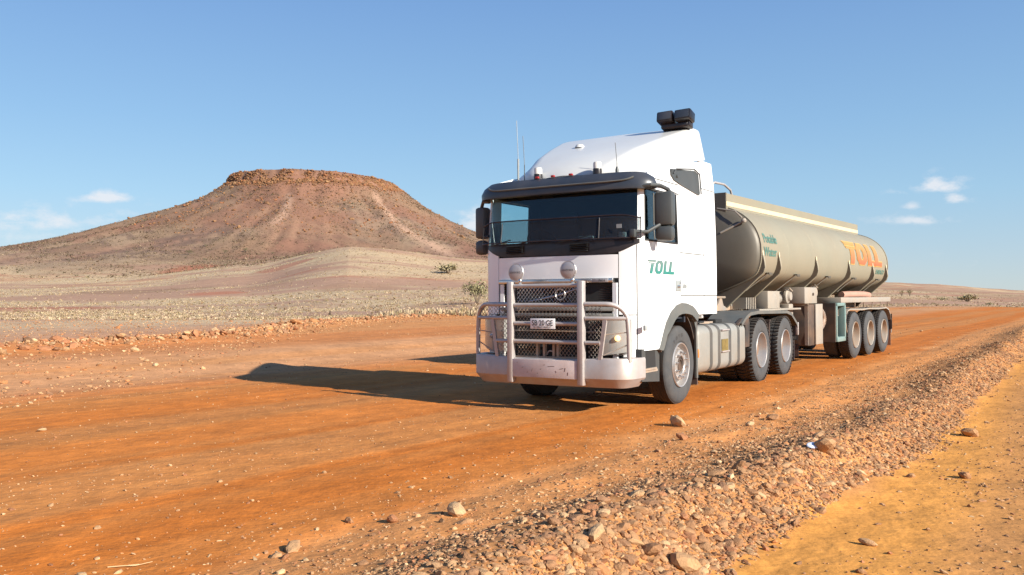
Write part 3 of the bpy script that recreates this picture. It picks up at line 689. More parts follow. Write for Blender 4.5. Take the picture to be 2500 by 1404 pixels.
# roof air deflector
def dsec(x, hb, ht, zb, zt):
    r_ = min(.10, (zt-zb)*.45); out = []
    P = [Vector((-hb, zb)), Vector((-ht, zt)), Vector((ht, zt)), Vector((hb, zb))]
    def rnd_(p0, p1, p2, n_=6):
        d0 = (p0-p1).normalized(); d2 = (p2-p1).normalized(); a_, b_ = p1+d0*r_, p1+d2*r_
        return [a_*(1-t)**2+p1*2*t*(1-t)+b_*t*t for t in [i/n_ for i in range(n_+1)]]
    L_ = [P[0]]+rnd_(P[0], P[1], P[2])+[Vector((k_*ht, zt+.012*(1-abs(k_)))) for k_ in (-.4, 0, .4)]+rnd_(P[1], P[2], P[3])+[P[3]]
    return [Vector((x-(.10*(abs(p.x)/max(hb, .1))**2 if x > .5 else 0), YC+p.x, p.y)) for p in L_]
secs = []
for x, zb, zt, ht, hb in ((1.16, 3.02, 3.05, .30, .60), (1.10, 3.03, 3.12, .50, .88), (.98, 3.035, 3.21, .60, .98), (.84, 3.06, 3.29, .67, 1.03), (.66, 3.09, 3.38, .73, 1.07), (.44, 3.13, 3.47, .79, 1.10), (.2, 3.19, 3.56, .86, 1.12),
                      (-.1, 3.26, 3.67, .94, 1.14), (-.4, 3.33, 3.77, 1.01, 1.15), (-.66, 3.39, 3.86, 1.07, 1.16), (-.86, 3.42, 3.915, 1.09, 1.16), (-1.0, 3.44, 3.92, 1.09, 1.15), (-1.10, 3.46, 3.85, 1.07, 1.13), (-1.17, 3.47, 3.62, 1.06, 1.12)):
    secs.append(dsec(x, hb, ht, zb, zt))
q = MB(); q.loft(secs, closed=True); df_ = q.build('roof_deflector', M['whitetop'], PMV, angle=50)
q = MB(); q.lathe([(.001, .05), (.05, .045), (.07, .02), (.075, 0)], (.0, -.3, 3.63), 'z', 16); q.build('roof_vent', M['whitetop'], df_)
# twin air scoops at the back of the roof
for k_, (yy) in enumerate((.80, 1.07)):
    q = MB()
    c = Vector((-.62, yy, 4.035)); rt_ = Matrix.Rotation(R(-14), 3, 'Y') @ Matrix.Rotation(R(2), 3, 'X')
    q.box(c, (.22, .245, .155), rt_, .025); q.box(c+Vector((-.05, 0, -.10)), (.16, .17, .12), rt_, .02)
    o = q.build('work_lamp', M['black'], PMV, label='square black lamp housing on the roof deflector')
    q = MB(); q.box(c+rt_ @ Vector((.112, 0, 0)), (.006, .2, .115), rt_, .002); q.build('lamp_lens', M['visor'], o)
q = MB(); q.b2(-.74, -.58, .74, 1.12, 3.88, 3.95, .01); q.build('lamp_bracket', M['black'], PMV)
# dark side flap (upper sleeper vent)
def side_poly(pts, y, d, name, m_, par):
    q = MB(); q.prism(pts, 'y', y, y+d); return q.build(name, m_, par)
side_poly([(.30, 3.16), (-.55, 3.23), (-.70, 3.20), (-.76, 2.93), (-.72, 2.90), (-.05, 2.98), (.20, 3.02), (.30, 3.08)], YC+1.155, .035, 'side_flap', M['plastic'], PMV)
q = MB(); q.tube([(.26, YC+1.20, 3.10), (.18, YC+1.21, 3.17), (-.5, YC+1.2, 3.25), (-.72, YC+1.2, 3.2), (-.78, YC+1.2, 2.92)], .01, 8); q.lathe([(.001, .02), (.02, .015), (.025, 0)], (.12, YC+1.19, 3.08), 'y', 12); q.build('flap_edging', M['plastic'], PMV)
# rain strip
q = MB(); q.tube([(1.1, YC+1.2, 2.86), (.6, YC+1.2, 2.88), (.1, YC+1.2, 2.83)], .008, 6); q.build('rain_strip', M['grey'], PMV)
# sun visor
def vis(t, s):
    """profile s 0..1 from lower front edge up to the roof"""
    return s
secs = []
tv = t_x(1.02, 2.9)
for i in range(61):
    t = -tv-.10+(2*tv+.20)*i/60; e = abs(t)/(tv+.1); k_ = min(1, (1-e)*7+.05)**.6
    rise = .05*(1-e*e)
    zl = 2.785; zu = 3.03-.05*e**4
    pr = [(.02, zl+.03), (.08, zl+.012), (.135, zl+.02), (.14, zl+.09), (.10, zl+.17), (.02, zu), (.0, zu-.02)]
    mid = 2.92
    secs.append([plan(t, 2.9, o_*k_)+Vector((0, 0, (z_-mid)*(.35+.65*k_)+(mid-2.9))) for o_, z_ in pr])
q = MB(); q.loft(secs); vs_ = q.build('sun_visor', M['visor'], PMV)
q = MB(); pts = []
for i in range(31):
    t = -tv*.62+tv*1.24*i/30; e = abs(t)/(tv*.62); pts.append(plan(t, 2.90+.05*e**6, .150-.02*e**6))
q.tube(pts, .012, 6); q.build('visor_trim', M['grey'], vs_)
for i, yy in enumerate((-.27, -.03, .24)):
    q = MB(); q.b2(1.25, 1.29, yy-.025, yy+.025, 3.035, 3.062, .006); q.build('marker_lamp', M['redlamp'], vs_)
for yy in (-.32, .57):
    q = MB(); q.lathe([(.001, .155), (.048, .15), (.055, .13), (.055, .05)], (1.16, yy, 3.045), 'z', 20); b_ = q.build('beacon', M['beacon'], PMV)
    q = MB(); q.lathe([(.057, .05), (.06, .02), (.06, -.02)], (1.16, yy, 3.06), 'z', 20); q.build('beacon_base', M['black'], b_)
for yy, zt, rb in ((-.66, 3.88, .014), (-.56, 3.66, .006), (.83, 3.43, .005)):
    q = MB(); q.tube([(1.12, yy, 3.0), (1.12, yy, 3.0+(zt-3)*.4)], rb, 8); q.tube([(1.12, yy, 3.0+(zt-3)*.4), (1.125, yy-.02, zt)], .0045, 6)
    if yy > 0: q.lathe([(.02, 0), (.022, .06), (.012, .1), (.001, .1)], (1.12, yy, 3.02), 'z', 10)
    q.build('antenna', M['plastic'] if yy != -.66 else M['greyink'], PMV)
# mirrors
q = MB(); q.box((.98, YC+1.37, 2.555), (.20, .24, .43), Matrix.Rotation(R(8), 3, 'Z'), .045); ml = q.build('mirror_housing', M['plastic'], PMV)
q = MB(); q.box((1.0, YC+1.38, 2.245), (.17, .23, .19), Matrix.Rotation(R(8), 3, 'Z'), .05); q.build('mirror_housing', M['plastic'], PMV)
for zz, hh in ((2.555, .38), (2.245, .15)):
    q = MB(); q.box((.876, YC+1.36, zz), (.004, .19, hh), Matrix.Rotation(R(8), 3, 'Z')); q.build('mirror_glass', M['mirror'], ml)
q = MB(); q.tube([(1.25, YC+1.16, 2.83), (1.22, YC+1.28, 2.84), (1.1, YC+1.36, 2.84), (1.0, YC+1.42, 2.80), (.93, YC+1.46, 2.70)], .026, 8)
q.build('mirror_arm', M['plastic'], PMV); q = MB(); q.tube([(1.33, YC+1.1, 2.26), (1.22, YC+1.24, 2.26), (1.05, YC+1.34, 2.36), (.99, YC+1.36, 2.40)], .022, 8); q.box((1.33, YC+1.1, 2.24), (.10, .07, .10), None, .01); q.build('mirror_arm', M['plastic'], PMV)
q = MB(); q.tube([(1.095, YC+1.27, 2.35), (1.1, YC+1.27, 2.75)], .008, 6); q.tube([(1.095, YC+1.28, 2.17), (1.1, YC+1.27, 2.31)], .008, 6); q.build('mirror_trim', M['grey'], ml)
q = MB(); q.box((1.12, YC-1.30, 2.50), (.17, .17, .44), Matrix.Rotation(R(-8), 3, 'Z'), .04); q.build('mirror_housing', M['plastic'], PMV)
q = MB(); q.box((1.14, YC-1.30, 2.155), (.15, .16, .2), Matrix.Rotation(R(-8), 3, 'Z'), .045); q.build('mirror_housing', M['plastic'], PMV)
q = MB(); q.tube([(1.22, YC-1.12, 2.78), (1.2, YC-1.24, 2.79), (1.15, YC-1.30, 2.72)], .026, 8); q.build('mirror_arm', M['plastic'], PMV); q = MB(); q.tube([(1.22, YC-1.13, 2.3), (1.17, YC-1.26, 2.3), (1.14, YC-1.3, 2.32)], .02, 8); q.build('mirror_arm', M['plastic'], PMV)
# stone guard in front of the lower windscreen
tg = t_x(1.24)
q = MB(); panel(q, -tg, tg, 2.19, lambda t: 2.47-.05*float(sst(.45, .8, np.array(abs(t)))), off=.085, nt=40, nz=2, th=.003); sg = q.build('stone_guard', M['guard'], PMV)
q = MB(); q.tube([plan(-tg+2*tg*i/40, 2.475-.05*float(sst(.45, .8, np.array(abs(-tg+2*tg*i/40)))), .088) for i in range(41)], .009, 6)
q.tube([plan(-tg+2*tg*i/40, 2.185, .088) for i in range(41)], .009, 6)
for t in (-tg, -.33, .24, tg): q.tube([plan(t, 2.185, .088), plan(t, 2.45, .088)], .008, 6)
q.build('guard_frame', M['black'], sg)
q = MB(); q.box((1.43, 1.0, 2.33), (.004, .07, .05)); q.build('guard_badge', M['greyink'], sg)
# cab interior
q = MB(); q.b2(.70, 1.22, YC-.92, YC+.92, 1.9, 2.165, .03); q.b2(-.25, -.2, YC-1.15, YC+1.15, 1.1, 2.98); q.b2(-.2, 1.2, YC-1.15, YC+1.15, 2.90, 2.96); q.b2(-.2, 1.25, YC-1.12, YC+1.12, 1.15, 1.2)
for s in (-1, 1):
    q.b2(-.2, 1.12, YC+s*1.13, YC+s*1.15, 1.2, 2.15); q.b2(-.2, .11, YC+s*1.13, YC+s*1.15, 2.1, 2.95); q.b2(.11, 1.12, YC+s*1.12, YC+s*1.14, 2.83, 2.95)
q.build('cab_interior', M['inter'], PMV)
for yy in (-.55, .65):
    q = MB(); q.b2(-.1, .42, yy-.26, yy+.26, 1.6, 1.75, .04); q.box((-.06, yy, 2.12), (.14, .5, .8), Matrix.Rotation(R(8), 3, 'Y'), .05); q.box((-.1, yy, 2.6), (.1, .28, .2), None, .03); q.build('seat', M['seat'], PMV)
q = MB(); rot = Matrix.Rotation(R(35), 3, 'Y'); q.tube([Vector((.72, -.5, 2.2))+rot @ Vector((0, .24*math.cos(a), .24*math.sin(a))) for a in np.linspace(0, 2*math.pi, 25)[:-1]], .017, 6, closed=True)
q.tube([(.72, -.5, 2.2), (.9, -.5, 2.05)], .03, 6); q.tube([(.72, -.73, 2.2), (.72, -.27, 2.2)], .014, 6); q.build('steering_wheel', M['seat'], PMV)
q = MB(); q.b2(1.22, 1.28, .35, .55, 2.19, 2.24, .01); q.b2(1.2, 1.24, .9, 1.0, 2.2, 2.27, .01); q.build('dashboard_papers', M['greyink'], PMV)
# grille: dark cavity, slats and bright bars behind the bull bar
q = MB(); q.b2(1.20, 1.30, YC-.88, YC+.88, .48, 1.68); q.build('grille_backing', M['seam'], PMV)
q = MB(); q.b2(1.33, 1.40, YC-.86, YC+.84, 1.635, 1.685, .008); q.build('grille_top_trim', M['chrome'], PMV)
q = MB(); q.b2(1.395, 1.405, .60, .83, 1.64, 1.683, .002); bdg = q.build('grille_badge', M['lens'], PMV)
text_mb('FH16', .042, lambda a, b: (1.4075, .70+a, 1.647+b), bold=.001).build('badge_lettering', M['ink'], bdg, smooth=False)
for i in range(7):
    q = MB(); q.box((1.335, YC-.01, 1.43+i*.028), (.03, 1.62, .009), Matrix.Rotation(.5, 3, 'Y')); q.build('grille_slat', M['black'], PMV)
for zz, hh in ((1.275, .05), (1.20, .045), (1.0, .02)):
    q = MB(); q.b2(1.31, 1.37, YC-.84, YC+.84, zz, zz+hh, .006); q.build('grille_bar', M['tankalloy'] if hh > .03 else M['steel'], PMV)
q = MB(); q.tube([(1.35, -.35, 1.40), (1.355, .1, 1.48), (1.35, .5, 1.60)], .012, 6)
q.tube([(1.36, .12+.07*math.cos(a), 1.49+.07*math.sin(a)) for a in np.linspace(0, 2*math.pi, 25)[:-1]], .012, 6, closed=True); q.build('grille_emblem', M['chrome'], PMV)
q = MB(); q.b2(1.30, 1.36, YC-.86, YC-.80, .5, 1.63); q.build('grille_frame', M['white'], PMV); q = MB(); q.b2(1.30, 1.36, YC+.82, YC+.88, .5, 1.63); q.build('grille_frame', M['white'], PMV)
# headlamp guards / big clear headlamp covers
for s, yc_ in ((1, YC+.0), (-1, YC-.0)):
    yi, yo, yw = (.73, 1.06, 1.05 if s > 0 else 1.14)
    secs = []
    for k_ in range(9):
        f_ = k_/8; yy = yi+(yw-yi)*f_; x = 1.47-.02*f_-.14*f_**3
        secs.append([Vector((x, yc_+s*yy, .72+.05*f_)), Vector((x+.01, yc_+s*yy, .9)), Vector((x, yc_+s*yy, 1.17)), Vector((x-.1, yc_+s*yy, 1.19)), Vector((x-.1, yc_+s*yy, .72))])
    q = MB(); q.loft(secs); hl = q.build('headlamp_cover', M['hlens'], PMV)
    q = MB(); yb = yc_+s*.93
    q.lathe([(.001, .03), (.02, .026), (.034, .01), (.036, -.01)], (0, 0, 0), 'x', 16); shift(q, (1.455, yb, .94)); q.build('bulb', M['bulb'] if s > 0 else M['lens'], hl)
# bull bar
BX = 1.72
bb = MB()
def prof(zb): return zb
PR_ = []
for y in list(np.linspace(-1.16, 1.26, 3))[:0]: pass
# alloy bumper beam: section swept round the corners
path = [(1.22, -1.13), (1.40, -1.125), (1.50, -1.10), (1.60, -1.03), (1.66, -.93), (1.69, -.78), (1.70, -.4), (1.705, .05), (1.70, .5), (1.69, .88), (1.665, 1.06), (1.61, 1.15), (1.52, 1.205), (1.40, 1.225), (1.20, 1.23)]
secs = []
for i, (x, y) in enumerate(path):
    a = Vector(path[max(i-1, 0)]); b = Vector(path[min(i+1, len(path)-1)]); d = (b-a).normalized(); nrm = Vector((d.y, -d.x))
    if nrm.dot(Vector((x-1.2, y-YC))) < 0: nrm = -nrm
    def P(o_, z): return Vector((x-nrm.x*o_, y-nrm.y*o_, z))
    ed = 1 if abs(y-YC) > .62 else 0
    top = .70 if ed else .68
    secs.append([P(.0, top), P(-.012, top-.02), P(-.012, .45), P(.085, .335), P(.16, .335), P(.16, top-.02), P(.12, top)])
bb.loft(secs); bm_ = bb.build('bumper', M['alloy'], PMV)
q = MB(); q.b2(1.716, 1.748, -.375, .565, .435, .665, .006); q.build('bumper_board', M['scuff'], bm_)
q = MB()
for (yy, zz, a, l_) in ((-.22, .56, .3, .03), (-.08, .53, 1.3, .05), (.35, .56, .2, .07), (.40, .55, 1.4, .06), (.1, .60, .1, .03), (-.15, .5, .9, .02), (.2, .585, .05, .12), (.05, .545, .6, .025), (.44, .5, 1.5, .05), (-.3, .62, .7, .02), (.0, .49, 1.2, .02), (.27, .52, 2, .03)):
    q.box((1.7492, yy, zz), (.001, l_*.8, .005), Matrix.Rotation(a, 3, 'X'))
q.build('board_scratches', M['dark'], bm_, smooth=False)
posts = ((-.455, -.375), (.572, .652))
for a, b in posts:
    q = MB(); q.b2(BX-.06, BX+.035, a, b, .36, 1.655, .012); q.build('bull_bar_post', M['alloy'], PMV)
for zz in (1.60, 1.355, 1.12, .89):
    q = MB(); q.tube([(BX-.02, -.37, zz), (BX-.02, .585, zz)], .027, 12); q.build('bull_bar_tube', M['alloy'], PMV)
def loop(s, yin, yout, name='bull_bar_hoop'):
    P = [(BX-.02, yin, 1.365)]
    yb = yout-s*.22
    P.append((BX-.03, yb, 1.365))
    for i in range(1, 9):
        a = math.pi/2*i/8; P.append((BX-.03-.13*math.sin(a), yb+s*.22*math.sin(a), 1.365-.22*(1-math.cos(a))))
    P += [(BX-.165, yout+s*.01, 1.0), (BX-.17, yout+s*.015, .66)]
    q = MB(); q.tube(P, .029, 12); q.build(name, M['alloy'], PMV)
    q = MB(); q.tube([(BX-.02, yin, 1.19), (BX-.04, yb, 1.19), (BX-.12, yout-s*.06, 1.19), (BX-.16, yout, 1.19)], .025, 10); q.build('bull_bar_tube', M['alloy'], PMV)
    q = MB(); q.tube([(BX-.02, yin, .89), (BX-.03, yin+s*.20, .89)], .025, 10); q.build('bull_bar_tube', M['alloy'], PMV)
    # slanted strut and its side plate
    q = MB(); ya, yb2 = yin+s*.27, yin+s*.19
    q.add([(BX-.02, ya-.025, 1.18), (BX-.02, ya+.025, 1.18), (BX-.02, yb2+.025, .66), (BX-.02, yb2-.025, .66), (BX-.05, ya-.025, 1.18), (BX-.05, ya+.025, 1.18), (BX-.05, yb2+.025, .66), (BX-.05, yb2-.025, .66)],
          [(0, 1, 2, 3), (7, 6, 5, 4), (0, 4, 5, 1), (1, 5, 6, 2), (2, 6, 7, 3), (3, 7, 4, 0)]); q.build('bull_bar_strut', M['alloy'], PMV, smooth=False)
    for z0, z1 in ((.99, 1.02), (.74, .87)):
        q = MB(); q.tube([(BX-.04, yin+s*.24, z0), (BX-.165, yout, z1)], .007, 6); q.build('lamp_guard_wire', M['steel'], PMV)
loop(1, .66, 1.17); loop(-1, -.45, -1.03)
# diamond mesh screens
def mesh_screen(y0, y1, z0, z1, x, sp=.052):
    q = MB(); h = z1-z0
    for s in (1, -1):
        k_ = -h*.8
        c = y0-h
        while c < y1+h:
            # line y = c + s*(z-z0)*.8
            def Y(z): return c+s*(z-z0)*.85+(0 if s > 0 else h*.85)
            za, zb = z0, z1
            pts = [(Y(z), z) for z in np.linspace(z0, z1, 40) if y0 <= Y(z) <= y1]
            if len(pts) > 1: q.tube([(x+s*.0025, *pts[0]), (x+s*.0025, *pts[-1])], .0032, 4)
            c += sp
    return q
for y0, y1, z0, z1 in ((-.36, .56, 1.39, 1.58), (-.36, .56, 1.14, 1.33), (-.36, .56, .91, 1.10), (-.36, -.07, .69, .87), (.24, .56, .69, .87), (.67, .86, 1.21, 1.34), (.67, .86, .69, 1.16), (-.72, -.46, 1.21, 1.34), (-.62, -.46, .69, 1.16), (-.95, -.74, 1.21, 1.33)):
    mesh_screen(y0, y1, z0, z1, BX-.075).build('mesh_screen', M['chrome'] if z0 > 1.3 else M['steel'], PMV, smooth=False, kind='stuff')
q = MB()
for yy in (-.06, .04, .18, .24): q.b2(BX-.12, BX-.07, yy-.015, yy+.015, .68, .88)
q.b2(BX-.14, BX-.06, -.38, .58, .66, .70); q.build('tow_frame', M['steel'], PMV)
q = MB(); q.tube([(1.6, .11+.05*math.cos(a), .72+.05*math.sin(a)) for a in np.linspace(0, math.pi, 10)], .01, 6); q.build('tow_pin', M['alloy'], PMV)
# number plate
q = MB(); q.b2(BX+.012, BX+.018, -.105, .255, 1.055, 1.185, .001); npl = q.build('number_plate', M['plate'], PMV)
q = text_mb('SB\u00b720\u00b7GE', .098, lambda a, b: (BX+.0205, -.085+a, 1.096+b), sx=.84, bold=.0012); q.build('plate_lettering', M['ink'], npl, smooth=False)
q = text_mb('SA  HEAVY VEHICLE', .026, lambda a, b: (BX+.0205, -.06+a, 1.066+b), sx=1.1, bold=.0005); q.build('plate_small_lettering', M['ink'], npl, smooth=False)
# round driving lamps on the top tube
for yy, zz in ((-.345, 1.775), (.425, 1.79)):
    q = MB(); q.lathe([(.001, .016), (.05, .014), (.095, .009), (.106, .004), (.11, -.006), (.11, -.03), (.07, -.05), (.001, -.055)], (BX-.02, yy, zz), 'x', 32); dl = q.build('driving_lamp', M['lens'], PMV)
    q = MB(); q.tube([(BX-.02, yy+.109*math.cos(a), zz+.109*math.sin(a)) for a in np.linspace(0, 2*math.pi, 33)[:-1]], .007, 6, closed=True); q.build('lamp_ring', M['chrome'], dl)
    q = MB(); q.tube([(BX-.03, yy+.06, 1.62), (BX-.04, yy+.07, 1.70)], .018, 8); q.lathe([(.02, 0), (.028, .02), (.02, .04), (.001, .04)], (BX-.03, yy+.06, 1.645), 'z', 12); q.build('lamp_stem', M['chrome'], dl)
    q = text_mb('LIGHTFORCE', .036, lambda a, b: (BX-.02+.0165-((a-.085)**2)*.6, yy-.085+a, zz-.012+b), sx=.78); q.build('lamp_lettering', M['ink'], dl, smooth=False)
# side indicator on the lower corner
q = MB(); q.b2(1.22, 1.28, YC+1.195, YC+1.225, 1.03, 1.10, .006); q.build('side_indicator', M['greyink'], PMV)
# step
q = MB(); q.prism([(1.27, .80), (.83, .80), (.72, .70), (.72, .36), (1.27, .40)], 'y', .7, YC+1.17); st = q.build('step_box', M['plastic'], PMV)
q = MB(); q.b2(.84, 1.2, YC+1.165, YC+1.19, .53, .555); q.b2(.78, 1.24, YC+1.0, YC+1.175, .50, .53); q.build('step_tread', M['steel'], st)
q = MB(); q.prism([(1.16, .77), (.86, .77), (.84, .56), (1.12, .56)], 'y', YC+1.10, YC+1.172); q.build('step_recess', M['seam'], st)
# mudguard liner behind front wheel
secs = []
for i in range(15):
    a = R(-6+ (175)*i/14); r_ = .66; x = -.0-r_*math.cos(a)*.92; z = .60+r_*math.sin(a)
    secs.append([Vector((x, YC+1.15, z)), Vector((x, .62, z)), Vector((x*1.03, .62, z+.015)), Vector((x*1.03, YC+1.15, z+.015))])
for s in (1, -1):
    q = MB(); q.loft([[Vector((p.x, p.y if s > 0 else 2*YC-p.y, p.z)) for p in sc_] for sc_ in secs]); q.build('wheel_arch_liner', M['dark'], PMV)
q = MB(); q.b2(-.66, -.63, .66, YC+1.17, .2, 1.12); q.build('mud_flap', M['flap'], PMV)
q = MB(); q.prism([(-.48, 1.19), (-.58, 1.16), (-.60, 1.02), (-.62, .9), (-.64, .30), (-.58, .30), (-.56, 1.0), (-.50, 1.1), (-.42, 1.14)], 'y', YC+1.155, YC+1.185); q.build('guard_edge', M['grey'], PMV)
# fuel tank
FTX = (-.74, -2.90)
def tanksec(x, k=1.0):
    y0, y1, z0, z1 = .56, YC+1.16, .33, 1.03; r_ = .13; pts = []
    yc_, zc_ = (y0+y1)/2, (z0+z1)/2; hw, hh = (y1-y0)/2*k, (z1-z0)/2*k; rr_ = r_*k
    for cx_, cz_, a0 in ((yc_+hw-rr_, zc_+hh-rr_, 0), (yc_-hw+rr_, zc_+hh-rr_, 90), (yc_-hw+rr_, zc_-hh+rr_, 180), (yc_+hw-rr_, zc_-hh+rr_, 270)):
        for i in range(6): a = R(a0+i*18); pts.append(Vector((x, cx_+rr_*math.cos(a), cz_+rr_*math.sin(a))))
    return pts
x0, x1 = FTX
q = MB(); q.loft([tanksec(x0+.0, .93), tanksec(x0-.03, .985), tanksec(x0-.07, 1), tanksec(x1+.07, 1), tanksec(x1+.03, .985), tanksec(x1, .93)]); ft = q.build('fuel_tank', M['tankalloy'], PMV)
for x in (-1.25, -1.60, -2.10, -2.52):
    q = MB(); q.loft([tanksec(x-.055, 1.006), tanksec(x-.05, 1.018), tanksec(x+.05, 1.018), tanksec(x+.055, 1.006)], cap=False); q.build('tank_strap', M['strap'], ft)
q = MB(); q.b2(-1.99, -1.70, YC+1.163, YC+1.172, .62, .80); q.build('step_reflector', M['reflect'], ft)
for zz in (.60, .93):
    q = MB(); q.b2(-2.02, -1.68, YC+1.12, YC+1.19, zz, zz+.022, .004); q.build('tank_step', M['alloy'], ft)
q = MB(); q.b2(-.80, -1.15, .7, 1.0, 1.04, 1.09, .01); q.b2(-1.25, -1.6, .72, .98, 1.05, 1.08, .01); q.b2(-2.2, -2.5, .8, .95, 1.03, 1.09, .01); q.build('tank_cap_plate', M['seam'], ft)
q = MB(); q.b2(-.70, -.67, YC+1.13, YC+1.18, .58, .70, .004); q.build('side_marker', M['amber'], PMV)
q = MB(); q.b2(-.62, -2.6, .35, .60, 1.10, 1.14); q.b2(-.65, -2.3, -.9, .9, 1.02, 1.06); q.build('deck_plate', M['steel'], PMV)
# chassis
q = MB(); q.b2(1.3, -6.15, .30, .42, .72, 1.02); q.b2(1.3, -6.15, -.42, -.30, .72, 1.02)
for x in (1.1, .4, -.9, -2.2, -3.0, -4.45, -6.0): q.b2(x-.05, x+.05, -.4, .4, .75, .98)
q.b2(1.0, -2.0, -.4, .4, .40, 1.0); q.tube([(0, -1.0, .5), (0, 1.0, .5)], .07, 10)
for x in (-3.70, -5.20): q.tube([(x, -1.0, .53), (x, 1.0, .53)], .10, 12); q.lathe([(.001, .25), (.2, .18), (.25, 0), (.2, -.18), (.001, -.25)], (x, 0, .53), 'x', 16)
q.tube([(-2, 0, .62), (-3.6, 0, .58)], .05, 8); q.b2(-2.9, -.9, -1.15, -.5, .4, 1.0); q.build('chassis', M['dark'], PMV)
q = MB(); q.b2(-3.75, -4.6, -.42, .42, 1.08, 1.20, .02); q.b2(-4.6, -5.1, .15, .42, 1.02, 1.14, .02); q.b2(-4.6, -5.1, -.42, -.15, 1.02, 1.14, .02); q.build('fifth_wheel', M['dark'], PMV)
# rear wheel guards
def guard(s):
    y0, y1 = YC+s*.58, YC+s*1.19
    line = [(-2.62, 1.02), (-2.85, 1.13), (-3.08, 1.19), (-3.5, 1.21), (-5.3, 1.19), (-5.62, 1.14), (-5.98, .97), (-6.05, .90), (-6.05, .62)]
    secs = [[Vector((x, y0, z)), Vector((x, y1, z)), Vector((x+.004, y1, z-.055)), Vector((x+.002, y1-s*.012, z-.055)), Vector((x, y1-s*.012, z-.015)), Vector((x, y0, z-.015))] for x, z in line]
    q = MB(); q.loft(secs); return q.build('rear_mudguard', M['grey'], PMV)
gl = guard(1); guard(-1)
q = MB(); q.prism([(-2.5, 1.0), (-2.78, 1.10), (-3.08, 1.14), (-3.14, 1.0), (-3.12, .62), (-2.9, .62), (-2.92, .98)], 'y', YC+1.10, YC+1.15); q.build('guard_bracket', M['dark'], gl)
q = MB(); q.prism([(-3.3, 1.20), (-3.55, 1.34), (-3.62, 1.42), (-3.72, 1.42), (-3.8, 1.30), (-4.1, 1.21)], 'y', .5, .53); q.tube([(-3.45, .52, 1.44), (-3.9, .52, 1.44)], .02, 6); q.build('coupling_bracket', M['steel'], PMV)
for x, za, yy in ((-4.43, .35, 1.16), (-6.08, .22, 1.16)):
    q = MB(); q.b2(x-.012, x+.012, .6, yy, za, 1.0 if x > -5 else .86); q.b2(x-.02, x+.02, .6, yy+.01, .85 if x < -5 else 1.0, .89 if x < -5 else 1.04); q.build('mud_flap', M['flap'], PMV)
q = MB(); q.b2(-6.09, -6.04, YC+1.14, YC+1.2, .7, .95, .008); q.build('rear_lamp', M['alloy'], PMV)
# wheels
wheel(PMV, 0, YC+1.185, .525, 1, 'steer'); wheel(PMV, 0, YC-1.185, .525, -1, 'steer')
for x in (-3.70, -5.22):
    wheel(PMV, x, YC+1.185, .535, 1, 'drive'); wheel(PMV, x, YC-1.185, .535, -1, 'drive')
# air lines behind the cab
for i, yy in enumerate((-.1, .05, .2)):
    q = MB(); q.tube([(-.92, yy, 1.9), (-1.3, yy+.05, 1.35), (-1.9, yy, 1.2), (-2.6, yy+.1, 1.55), (-3.0, yy, 1.6)], .016, 6); q.build('air_line', (M['seam'], M['redlamp'], M['plastic'])[i], PMV)

# ================================================================== TANKER TRAILER
TT = empty('tanker_trailer'); root_frame(TT, (6.975, 20.94, .14), R(36.0))
setp(TT, 'dusty tan water tanker trailer on three axles coupled behind the white truck', 'tanker trailer')
TZ = 2.20; TXF, TXR = 6.05, -3.15
def tsec(x, k=1.0, n_=56, kz=None):
    kz = kz or k; pts = []
    for i in range(n_):
        a = 2*math.pi*i/n_; c, s_ = math.cos(a), math.sin(a)
        e = 2/2.25
        if s_ >= 0: y_, z_ = 1.20*math.copysign(abs(c)**e, c), .90*s_**e
        else:
            f_ = -a if a < 0 else 2*math.pi-a; f_ = min(f_, math.pi-f_) if f_ <= math.pi else f_
            f_ = abs(f_)/(math.pi/2); w_, d_ = LOWP(f_); y_, z_ = math.copysign(w_, c), d_
        pts.append(Vector((x, y_*k, TZ+z_*kz)))
    return pts
LZ = [1.45, 1.47, 1.54, 1.63, 1.73, 1.80, 1.88, 2.0, 2.1, 2.20]; LY = [0, .30, .52, .76, .99, 1.09, 1.145, 1.18, 1.196, 1.20]
def LOWP(f):
    i = f*9; k_ = LZ[::-1]; z = float(np.interp(i, range(10), k_)); return float(np.interp(z, LZ, LY)), z-TZ
def tsurf(x, z, off=0):
    if z >= TZ:
        s_ = (z-TZ)/.90; e = 2.25; c = 1.2*max(0, 1-abs(s_)**e)**(1/e)
    else: c = float(np.interp(z, LZ, LY))
    return Vector((x, c+off, z+off*.15))
q = MB(); q.loft([tsec(x) for x in np.linspace(TXF, TXR, 12)], cap=False); body = q.build('tank_barrel', M['tan'], TT, angle=60)
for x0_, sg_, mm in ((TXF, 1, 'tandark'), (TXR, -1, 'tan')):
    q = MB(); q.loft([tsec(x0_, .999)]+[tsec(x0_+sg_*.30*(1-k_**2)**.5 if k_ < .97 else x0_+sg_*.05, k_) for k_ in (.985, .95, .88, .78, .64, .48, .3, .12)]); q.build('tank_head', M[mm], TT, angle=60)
    q = MB(); q.loft([tsec(x0_-.03, 1.012), tsec(x0_+.03, 1.012), tsec(x0_+.03, .985), tsec(x0_-.03, .985)], cap=False); q.build('head_rim', M['tan'], TT)
for x in (4.6, 3.05, 1.4, -.3, -1.75):
    q = MB(); q.loft([tsec(x-.012, 1.0), tsec(x-.006, 1.003), tsec(x+.006, 1.003), tsec(x+.012, 1.0)], cap=False); q.build('weld_seam', M['tan'], TT)
